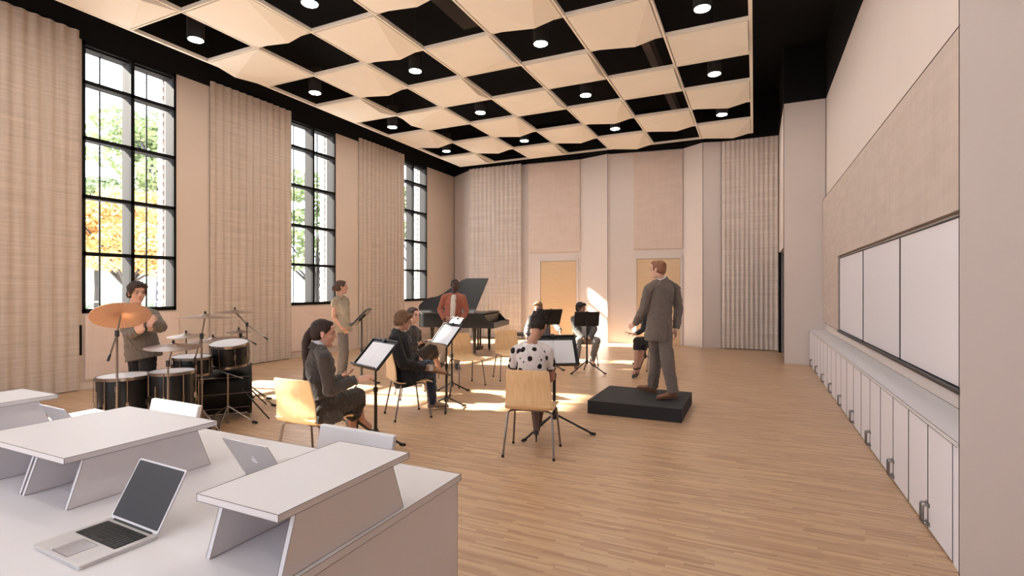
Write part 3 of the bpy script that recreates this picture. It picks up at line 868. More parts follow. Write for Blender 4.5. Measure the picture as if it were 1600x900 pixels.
# ------------------------------------------------------------------ music stands
def music_stand(px, zc, head, zb, tilt, label, width=.50, H=.34, legs=(30, 150, 270), hub=.15, dy=0.0, face=1, sheet=True, sheetlab=None, foot=.27, rot=0.0):
    """head: direction (r, a) from the player to the stand; zb: height of the desk's lower edge"""
    p = camw(px, zc); h = cv(*head); rz = hd(h)
    e = empty('music_stand', p, rz, label, 'music stand', 'black music stands')
    zt = zb + .17 * math.sin(tilt) - .01
    G().cyl((0, 0, hub), (0, 0, zt), .011, n=14).build('pole', BLK, e, smooth=True)
    G().cyl((0, 0, hub - .03), (0, 0, hub + .42), .017, n=14).build('lower_tube', BLK, e, smooth=True)
    G().cyl((0, 0, hub + .40), (0, 0, hub + .45), .023, n=14).build('collar', BLK, e, smooth=True)
    G().cyl((0, 0, hub - .05), (0, 0, hub + .03), .026, n=14).build('hub', BLK, e, smooth=True)
    for a in legs:
        a = math.radians(a + rot); d = Vector((math.cos(a), math.sin(a), 0))
        l = G().tube([(d.x * .02, d.y * .02, hub), (d.x * foot, d.y * foot, .014)], .0115, 8).build('leg', BLK, e, smooth=True)
        G().cap((d.x * (foot - .02), d.y * (foot - .02), .020), .016, (d.x * (foot + .02), d.y * (foot + .02), .015), .013, n=10).build('rubber_foot', CAPM, l, smooth=True)
    # desk plane: lower edge toward the player, upper edge away
    ct, st = math.cos(tilt), math.sin(tilt); off = -.5 * H * ct
    M = Matrix(((1, 0, 0, 0), (0, ct, -st, off), (0, st, ct, zb), (0, 0, 0, 1)))
    w2 = width / 2
    d = G().box(-w2, w2, 0, H, -.006, 0, M).build('desk', BLK, e, bevel=.002)
    g = G(); g.box(-w2, w2, -.012, 0, -.01, .045, M); g.build('ledge', BLK, d, bevel=.002)
    g = G(); g.box(-w2, w2, H - .012, H + .004, -.012, .014, M); g.box(-w2 - .004, -w2 + .010, 0, H, -.012, .014, M); g.box(w2 - .010, w2 + .004, 0, H, -.012, .014, M)
    g.build('rim', BLK, d, bevel=.002)
    G().box(-.03, .03, .10, .24, -.035, -.006, M).build('clamp', BLK, e, bevel=.003)
    G().box(-.02, .02, H - .03, H + .012, -.004, .022, M).build('clip', BLK, e, bevel=.003)
    if sheet:
        s = empty('sheet_music', p, rz, sheetlab or ('open white sheet music on the ' + label), 'sheet music', 'sheet music on the stands')
        hw = min(w2 - .025, .215)
        for q in (-1, 1):
            G().box(min(0.0008 * q, hw * q), max(0.0008 * q, hw * q), .004, min(H - .03, .30), .0012, .0026, M).build('page', PAPER, s)
    return e
R_ = math.radians
music_stand(587, 5.20, (.73, .68), .815, R_(47), 'black music stand in front of the ponytailed woman', sheetlab='open sheet music before the ponytailed woman, two blank pages', legs=(-70, 50, 170), rot=0)
music_stand(697.5, 6.80, (.80, .6), .86, R_(50), 'black music stand in front of the man in the black jacket', sheetlab='open sheet music before the man in the black jacket', width=.46, legs=(200, 320, 80), rot=8)
music_stand(706, 7.85, (.86, .5), .88, R_(50), 'black music stand partly hidden behind that of the man in the black jacket', sheetlab='sheet music showing a white corner before the seated woman behind the man', width=.44, legs=(200, 320, 80), rot=10)
music_stand(565, 8.5, (1.0, .10), 1.0, R_(46), 'black music stand seen edge on beside the standing woman', sheetlab='sheet music seen edge on beside the standing woman', legs=(90, 210, 330), rot=20)
music_stand(866, 5.62, (-.12, .99), .775, R_(55), 'black music stand in front of the woman in the polka-dot dress', sheetlab='open sheet music before the woman in the polka-dot dress', width=.50, H=.36, legs=(200, 340, 90), rot=10, foot=.42, hub=.22)
music_stand(859, 10.0, (.28, -.96), .90, R_(62), 'black music stand turned away before the fair-haired seated man', sheetlab='sheet music hidden on the stand of the fair-haired man', width=.46, H=.32, legs=(30, 150, 270), sheet=False)
music_stand(917, 9.72, (.0, -1.0), .89, R_(72), 'black music stand turned away before the dark-haired seated man', sheet=False, width=.46, H=.27, legs=(30, 150, 270), foot=.36, hub=.22)
music_stand(1008, 10.5, (1, .0), .88, R_(60), 'black music stand mostly hidden behind the man on the podium', sheet=False, width=.36, rot=80, legs=(10, 130, 250), foot=.36, hub=.22)

# ------------------------------------------------------------------ podium
pod = G().box(-1.93, -.777, 6.37, 7.48, 0, .165).build('podium', mat('charcoal_carpet', (.014, .014, .016), .75, noise_s=300, noise_a=.3, bump=.4, bump_s=500), off=(-1.35, 6.93, 0), bevel=.004)
pod.location = (-1.35, 6.93, 0); tag(pod, 'low black rectangular podium under the man in the grey suit', 'podium')

# ------------------------------------------------------------------ grand piano
PBLK = mat('piano_black', (.009, .009, .010), .42, spec=.3)
e = empty('grand_piano', (-5.94, 10.50, 0), math.atan2(-.19, -.98) + PI, 'black grand piano with raised lid behind the man in the orange jacket', 'piano')
# local frame: +x toward the keyboard, -x toward the tail, y from the near straight side (0) to the far curved side
Wp, XT, XK = 1.42, -1.46, .10
out = [(XK, 0), (XK, Wp)]
for t in np.linspace(0, 1, 22):
    x = XK - t * (XK - XT)
    yy = Wp if t < .40 else Wp - (Wp - .62) * (0.5 - 0.5 * math.cos(PI * min(1, (t - .40) / .42)))
    if t > .80: yy = .31 + (yy - .31) * math.sqrt(max(0, 1 - ((t - .80) / .20) ** 2))
    out.append((x, yy))
for t in np.linspace(0, 1, 8)[1:]:
    a = -PI / 2 * t; out.append((XT + .22 - .22 * math.cos(a) , .31 * (1 - math.sin(-a)) ))
rim = [(x, y) for x, y in out]
G().prism([(x, y, .66) for x, y in rim], (0, 0, .335)).build('case', PBLK, e, bevel=.006)
G().box(XK - .01, XK + .40, .0, Wp, .66, .735).build('key_bed', PBLK, e, bevel=.006)
for y in (0.0, Wp - .045):
    g = G(); g.prism([(XK - .01, y, .73), (XK + .40, y, .73), (XK + .40, y, .78), (XK + .30, y, .80), (XK + .18, y, .93), (XK + .10, y, .995), (XK - .01, y, .995)], (0, .045, 0))
    g.build('cheek', PBLK, e, bevel=.004)
G().box(XK - .01, XK + .15, .045, Wp - .045, .735, .97).build('fallboard', PBLK, e, bevel=.004)
IV = mat('ivory_keys', (.72, .70, .66), .3, noise_s=3, noise_a=.01)
k = G()
for i in range(52):
    y = .08 + i * (Wp - .16) / 52; k.box(XK + .20, XK + .355, y + .0008, y + (Wp - .16) / 52 - .0008, .735, .765)
kk = k.build('white_keys', IV, e); tag(kk, kind='stuff')
k = G()
for i in range(51):
    if i % 7 in (2, 6): continue
    y = .08 + (i + 1) * (Wp - .16) / 52; k.box(XK + .17, XK + .29, y - .006, y + .006, .76, .778)
tag(k.build('black_keys', KEY, e), kind='stuff')
G().box(XK + .36, XK + .40, .045, Wp - .045, .735, .775).build('key_slip', PBLK, e, bevel=.003)
for x, y in ((-.0, .10), (-.0, Wp - .12), (XT + .30, .32)):
    l = G().lathe([(.055, .665), (.05, .60), (.040, .55), (.030, .10), (.036, .07), (.026, .05)], (x, y, 0), n=16).build('leg', PBLK, e, smooth=True)
    G().lathe([(.03, .052), (.032, .03), (.028, 0)], (x, y, 0), n=14).build('caster', CHROME, l, smooth=True)
g = G(); g.box(XK - .20, XK - .16, .60, .64, .16, .68); g.box(XK - .20, XK - .16, .78, .82, .16, .68); g.box(XK - .26, XK - .12, .56, .86, .08, .16)
ly = g.build('pedal_lyre', PBLK, e, bevel=.004)
for y in (.63, .71, .79): G().box(XK - .12, XK - .02, y - .012, y + .012, .07, .085).build('pedal', mat('brass', (.6, .42, .18), .3, metal=1), ly, bevel=.003)
# lid, hinged on the near straight side and raised
ang = R_(36)
Ml = Matrix.Translation((0, 0.0, 1.0)) @ Matrix.Rotation(ang, 4, 'X')
lp = [(x, y) for x, y in rim if x < XK - .02]
lp = [(.03, 0), (.03, Wp)] + [(x, y) for x, y in rim[2:] if x < .01]
G().prism([Ml @ Vector((x, y, 0)) for x, y in lp], (Ml.to_3x3() @ Vector((0, 0, .02)))).build('lid', PBLK, e, bevel=.003)
G().box(.02, XK + .16, 0, Wp, .995, 1.015).build('front_lid', PBLK, e, bevel=.004)
G().cyl((-.35, Wp - .25, 1.0), Ml @ Vector((-.35, 1.18, -.0)), .011).build('lid_prop', PBLK, e)
sb = camw(826, 12.6)
e = empty('piano_bench', (sb.x, sb.y, 0), hd(cv(1, -.1)), 'black piano bench by the keyboard, half hidden behind the seated players', 'bench')
G().box(-.2, .2, -.36, .36, .44, .50).build('seat', mat('black_leather', (.012, .011, .011), .5), e, bevel=.015)
for x in (-.16, .16):
    for y in (-.31, .31): G().box(x - .02, x + .02, y - .02, y + .02, 0, .44).build('leg', PBLK, e)

# ------------------------------------------------------------------ drum kit
DRUM = mat('black_drum_shell', (.006, .006, .0065), .38, spec=.22)
HEADM = mat('coated_drum_head', (.62, .62, .66), .5, noise_s=20, noise_a=.02)
def cym_mat():
    m = bpy.data.materials.new('copper_cymbal'); m.use_nodes = True
    n = m.node_tree; b = n.nodes['Principled BSDF']
    t = n.nodes.new('ShaderNodeTexCoord'); sp = n.nodes.new('ShaderNodeSeparateXYZ')
    link(n, t.outputs['Object'], sp.inputs['Vector'])
    at = n.nodes.new('ShaderNodeMath'); at.operation = 'ARCTAN2'
    link(n, sp.outputs['Y'], at.inputs[0]); link(n, sp.outputs['X'], at.inputs[1])
    z = n.nodes.new('ShaderNodeTexNoise'); z.noise_dimensions = '1D'; z.inputs['Scale'].default_value = 22; z.inputs['Detail'].default_value = 5
    link(n, at.outputs[0], z.inputs['W'])
    r = n.nodes.new('ShaderNodeValToRGB')
    r.color_ramp.elements[0].position = .3; r.color_ramp.elements[0].color = (.46, .245, .14, 1)
    r.color_ramp.elements[1].position = .7; r.color_ramp.elements[1].color = (.64, .37, .225, 1)
    link(n, z.outputs['Fac'], r.inputs['Fac']); link(n, r.outputs['Color'], b.inputs['Base Color'])
    z2 = n.nodes.new('ShaderNodeTexNoise'); z2.inputs['Scale'].default_value = 28
    link(n, t.outputs['Object'], z2.inputs['Vector'])
    bp = n.nodes.new('ShaderNodeBump'); bp.inputs['Strength'].default_value = .35; bp.inputs['Distance'].default_value = .006
    link(n, z2.outputs['Fac'], bp.inputs['Height']); link(n, bp.outputs['Normal'], b.inputs['Normal'])
    b.inputs['Metallic'].default_value = .75; b.inputs['Roughness'].default_value = .36
    return m
CYM = cym_mat()
CYM2 = CYM.copy(); CYM2.name = 'dark_bronze_cymbal'
for n_ in CYM2.node_tree.nodes:
    if n_.type == 'VALTORGB':
        n_.color_ramp.elements[0].color = (.20, .14, .11, 1); n_.color_ramp.elements[1].color = (.36, .26, .20, 1)
def drum(px, zc, pytop, dia, h, tilt, label, name='floor_tom', legs=True, lugs=8, rot=0.0):
    c = camw(px, zc, pytop)          # centre of the upper head
    e = bpy.data.objects.new(name, None); COL.objects.link(e); e.empty_display_size = .1
    e.location = (c.x, c.y, 0); tag(e, label, 'drum', 'drums of the drum kit')
    z = c.z; r = dia / 2
    t = cv(tilt[0], tilt[1], 0) if tilt else Vector((0, 0, 0))
    ax = (Vector((0, 0, 1)) + (t * tilt[2] if tilt else Vector((0, 0, 0)))).normalized()
    T = Vector((0, 0, z)); B = T - ax * h
    s = G().lathe([(r - .004, 0), (r, .01), (r, h - .01), (r - .004, h)], B, ax, 40).build('shell', DRUM, e, smooth=True)
    G().lathe([(r - .004, .0), (r - .006, .004), (.02, .005)], T, ax, 40).build('drum_head', HEADM, e, smooth=True)
    for q, nm in ((T - ax * .022, 'hoop'), (B - ax * .004, 'hoop')):
        G().lathe([(r - .001, 0), (r + .010, 0), (r + .010, .026), (r + .001, .030), (r - .001, .026)], q, ax, 40).build(nm, CHROME, e, smooth=True)
    a = ax.orthogonal().normalized(); b = ax.cross(a)
    for i in range(lugs):
        th = 2 * PI * (i + .5) / lugs + rot; d = a * math.cos(th) + b * math.sin(th)
        lg = G().cyl(B + d * (r + .014), T + d * (r + .014), .0045, n=8)
        lg.box(-.011, .011, -.011, .011, -.028, .028, Matrix.Translation(B + ax * h * .5 + d * (r + .007)) @ d.to_track_quat('X', 'Z').to_matrix().to_4x4())
        lg.build('lug', CHROME, s, smooth=False)
    if legs:
        for i in range(3):
            th = 2 * PI * i / 3 + .6 + rot; d = Vector((math.cos(th), math.sin(th), 0))
            l = G().tube([Vector((0, 0, z - .12)) + d * (r + .028), Vector((0, 0, .03)) + d * (r + .028), Vector((0, 0, .012)) + d * (r + .07)], .007, 8)
            l.box(-.016, .016, -.014, .014, -.03, .03, Matrix.Translation(Vector((0, 0, B.z + h * .42)) + d * (r + .016)))
            l.build('leg', CHROME, e, smooth=True)
    return e
drum(194.5, 5.17, 587, .455, .52, None, 'black floor tom at the left end of the kit, below the big copper cymbal')
drum(269, 5.30, 580, .405, .50, None, 'black floor tom right of the other one, nearest the desk', rot=.3)
drum(300.5, 5.86, 557, .375, .20, (.6, -.3, .04), 'shallow black drum low at the back of the kit', 'snare_drum', legs=False)
drum(358.5, 6.15, 536, .400, .26, (.2, -1.0, .16), 'black rack tom mounted on the bass drum', 'rack_tom', legs=False)
# stand under the snare
sc_ = camw(300.5, 5.86)
e = empty('snare_stand', (sc_.x, sc_.y, 0), 0, 'dark metal stand under the shallow drum at the back', 'drum stand')
G().cyl((0, 0, .12), (0, 0, .55), .012).build('pole', CHROME, e, smooth=True)
for i in range(3):
    a = 2 * PI * i / 3; G().tube([(0, 0, .20), (.17 * math.cos(a), .17 * math.sin(a), .012)], .009).build('leg', CHROME, e, smooth=True)
# bass drum, axis running left-right
c = camw(346, 6.40); ax = cv(.885, .465); fr = cv(-.465, .885); r = .295; L = .64
e = empty('bass_drum', (c.x, c.y, 0), 0, 'large black bass drum lying on its side at the right of the kit', 'drum', 'drums of the drum kit')
cz = .335; P = Vector((0, 0, cz)) - ax * L / 2
s = G().lathe([(r - .004, 0), (r, .012), (r, L - .012), (r - .004, L)], P, ax, 56).build('shell', DRUM, e, smooth=True)
G().lathe([(.02, .0), (r - .006, .002)], P + ax * (L + .01), ax, 56).build('drum_head', DRUM, e, smooth=True)
for q in (P - ax * .01, P + ax * (L - .03)):
    G().lathe([(r, 0), (r + .022, 0), (r + .022, .045), (r, .045)], q, ax, 56).build('hoop', DRUM, e, smooth=True)
up = Vector((0, 0, 1)); sd = ax.cross(up)
for i in range(10):
    th = 2 * PI * (i + .5) / 10; d = up * math.cos(th) + sd * math.sin(th)
    G().cyl(P + d * (r + .018), P + ax * L + d * (r + .018), .006, n=8).build('tension_rod', CHROME, s, smooth=True)
for sgn in (-1, 1):
    b0 = Vector((0, 0, cz - .05)) + ax * .22 + sd * sgn * r * .96
    G().tube([b0 + Vector((0, 0, .10)), Vector((b0.x, b0.y, 0.012)) + sd * sgn * .16 + ax * .30], .009).build('spur', BLK, e, smooth=True)
G().tube([(0, 0, cz + r - .01), (0, 0, cz + r + .16), tuple(ax * .03 + Vector((0, 0, cz + r + .22)))], .012).build('tom_mount', CHROME, e, smooth=True)

def cymbal_stand(base_px, zc, cpx, cpy, zc2, dia, nrm, label, boom=None, joint_py=None, legs=True, leg_r=.30, rot=0.0, hub_z=.30, topnut=True):
    """upright at base_px; cymbal centre at (cpx, cpy, zc2); nrm = (r, a, u) of its upper side; boom = (px, py, zc) of the boom's far end"""
    p = camw(base_px, zc)
    e = empty('cymbal_stand', p, 0, label, 'cymbal stand', 'cymbal stands of the drum kit')
    C = camw(cpx, zc2, cpy) - p; n = cv(nrm[0], nrm[1], nrm[2])
    if joint_py is None: J = Vector((0, 0, C.z - .02))
    else: J = Vector((0, 0, EYE + (CY - joint_py) / F * zc))
    G().cyl((0, 0, .02 if legs else .25), (0, 0, J.z * .55), .0125, n=12).build('lower_tube', CHROME, e, smooth=True)
    G().cyl((0, 0, J.z * .52), tuple(J), .0095, n=12).build('pole', CHROME, e, smooth=True)
    G().cyl((0, 0, J.z * .53), (0, 0, J.z * .57), .018, n=12).build('collar', CHROME, e, smooth=True)
    if joint_py is not None:
        G().cyl(J - Vector((0, 0, .03)), J + Vector((0, 0, .03)), .019, n=12).build('clamp', BLK, e, smooth=True)
        Q = J if boom is None else camw(boom[0], boom[2], boom[1]) - p
        G().tube([Q, J, C] if boom else [J, C], .0085, 8).build('boom_arm', CHROME, e, smooth=True)
        if boom: G().cap(Q, .012, Q + (J - Q).normalized() * .05, .011, n=10).build('grip', BLK, e, smooth=True)
    if legs:
        for i in range(3):
            a = 2 * PI * i / 3 + rot; d = Vector((math.cos(a), math.sin(a), 0))
            l = G().tube([(0, 0, hub_z), tuple(d * leg_r * .55 + Vector((0, 0, hub_z * .5))), tuple(d * leg_r + Vector((0, 0, .016)))], .0085, 8)
            l.tube([(0, 0, .10), tuple(d * leg_r * .5 + Vector((0, 0, hub_z * .5)))], .006, 6)
            l.build('leg', CHROME, e, smooth=True)
            G().cap(tuple(d * (leg_r - .02) + Vector((0, 0, .024))), .017, tuple(d * (leg_r + .03) + Vector((0, 0, .016))), .014, n=10).build('rubber_foot', CAPM, e, smooth=True)
    r = dia / 2
    me = G().lathe([(.006, .030), (.022, .030), (.045, .022), (.058, .012), (r * .6, .004), (r, -.010), (r, -.0125), (r * .6, .001), (.058, .009), (.04, .018), (.006, .025)], n=56)
    o = me.build('cymbal', CYM if abs(nrm[1]) > .2 else CYM2, e, smooth=True); o.location = C; o.rotation_euler = n.to_track_quat('Z', 'Y').to_euler()
    if topnut: G().cyl(C + n * .03, C + n * .06, .012, n=10).build('wing_nut', BLK, e, smooth=True)
    return e
cymbal_stand(183, 4.86, 189, 492, 4.86, .475, (-.33, .43, .84), 'cymbal stand with the big tilted copper cymbal in front of the drummer', boom=(169, 563, 4.76), joint_py=521, rot=.5, topnut=False)
cymbal_stand(262.5, 5.0, 271, 541, 5.04, .49, (.03, -.05, 1), 'cymbal stand with a flat cymbal above the second floor tom', joint_py=568, rot=1.2)
cymbal_stand(315, 5.52, 320.5, 495, 5.56, .52, (.0, .03, 1), 'cymbal stand with a wide flat cymbal highest in the middle of the kit', joint_py=525, boom=(303, 566, 5.44), rot=.2)
cymbal_stand(291, 6.45, 291, 524, 6.45, .42, (0, -.06, 1), 'hi-hat stand with a small cymbal at the back of the kit', rot=.9, hub_z=.25, leg_r=.2)
cymbal_stand(330, 6.95, 333, 530, 6.90, .64, (-.06, -.04, 1), 'cymbal stand with a wide low cymbal against the rack tom', rot=.4, leg_r=.26)
cymbal_stand(386, 7.05, 367, 487, 7.05, .48, (.02, .0, 1), 'cymbal stand with a boom and the highest cymbal at the right', joint_py=507, boom=(418, 530, 7.0), rot=.2, leg_r=.42)
cymbal_stand(376, 7.25, 373, 518, 7.25, .33, (.0, .0, 1), 'cymbal stand with the smallest cymbal at the right of the kit', joint_py=524, boom=(400, 538, 7.25), rot=.8, leg_r=.36)
# tripod stand in front of the bass drum
p = camw(356, 6.02)
e = empty('tripod_stand', p, 0, 'empty tripod stand with a small crossbar in front of the bass drum', 'drum stand')
G().cyl((0, 0, .02), (0, 0, .60), .011).build('pole', CHROME, e, smooth=True)
G().tube([cv(-1, 0) * .10 + Vector((0, 0, .63)), Vector((0, 0, .60)), cv(1, .2) * .16 + Vector((0, 0, .54))], .007).build('crossbar', STEEL, e, smooth=True)
for i, (r_, a_) in enumerate([(-1.0, .0), (.1, -1), (1.0, .15)]):
    d = cv(r_, a_) * (.30 if i != 1 else .26)
    l = G().tube([(0, 0, .22), (d.x, d.y, .016)], .009).build('leg', CHROME, e, smooth=True)
    G().cap((d.x * .93, d.y * .93, .026), .018, (d.x * 1.06, d.y * 1.06, .017), .014, n=10).build('rubber_foot', CAPM, l, smooth=True)
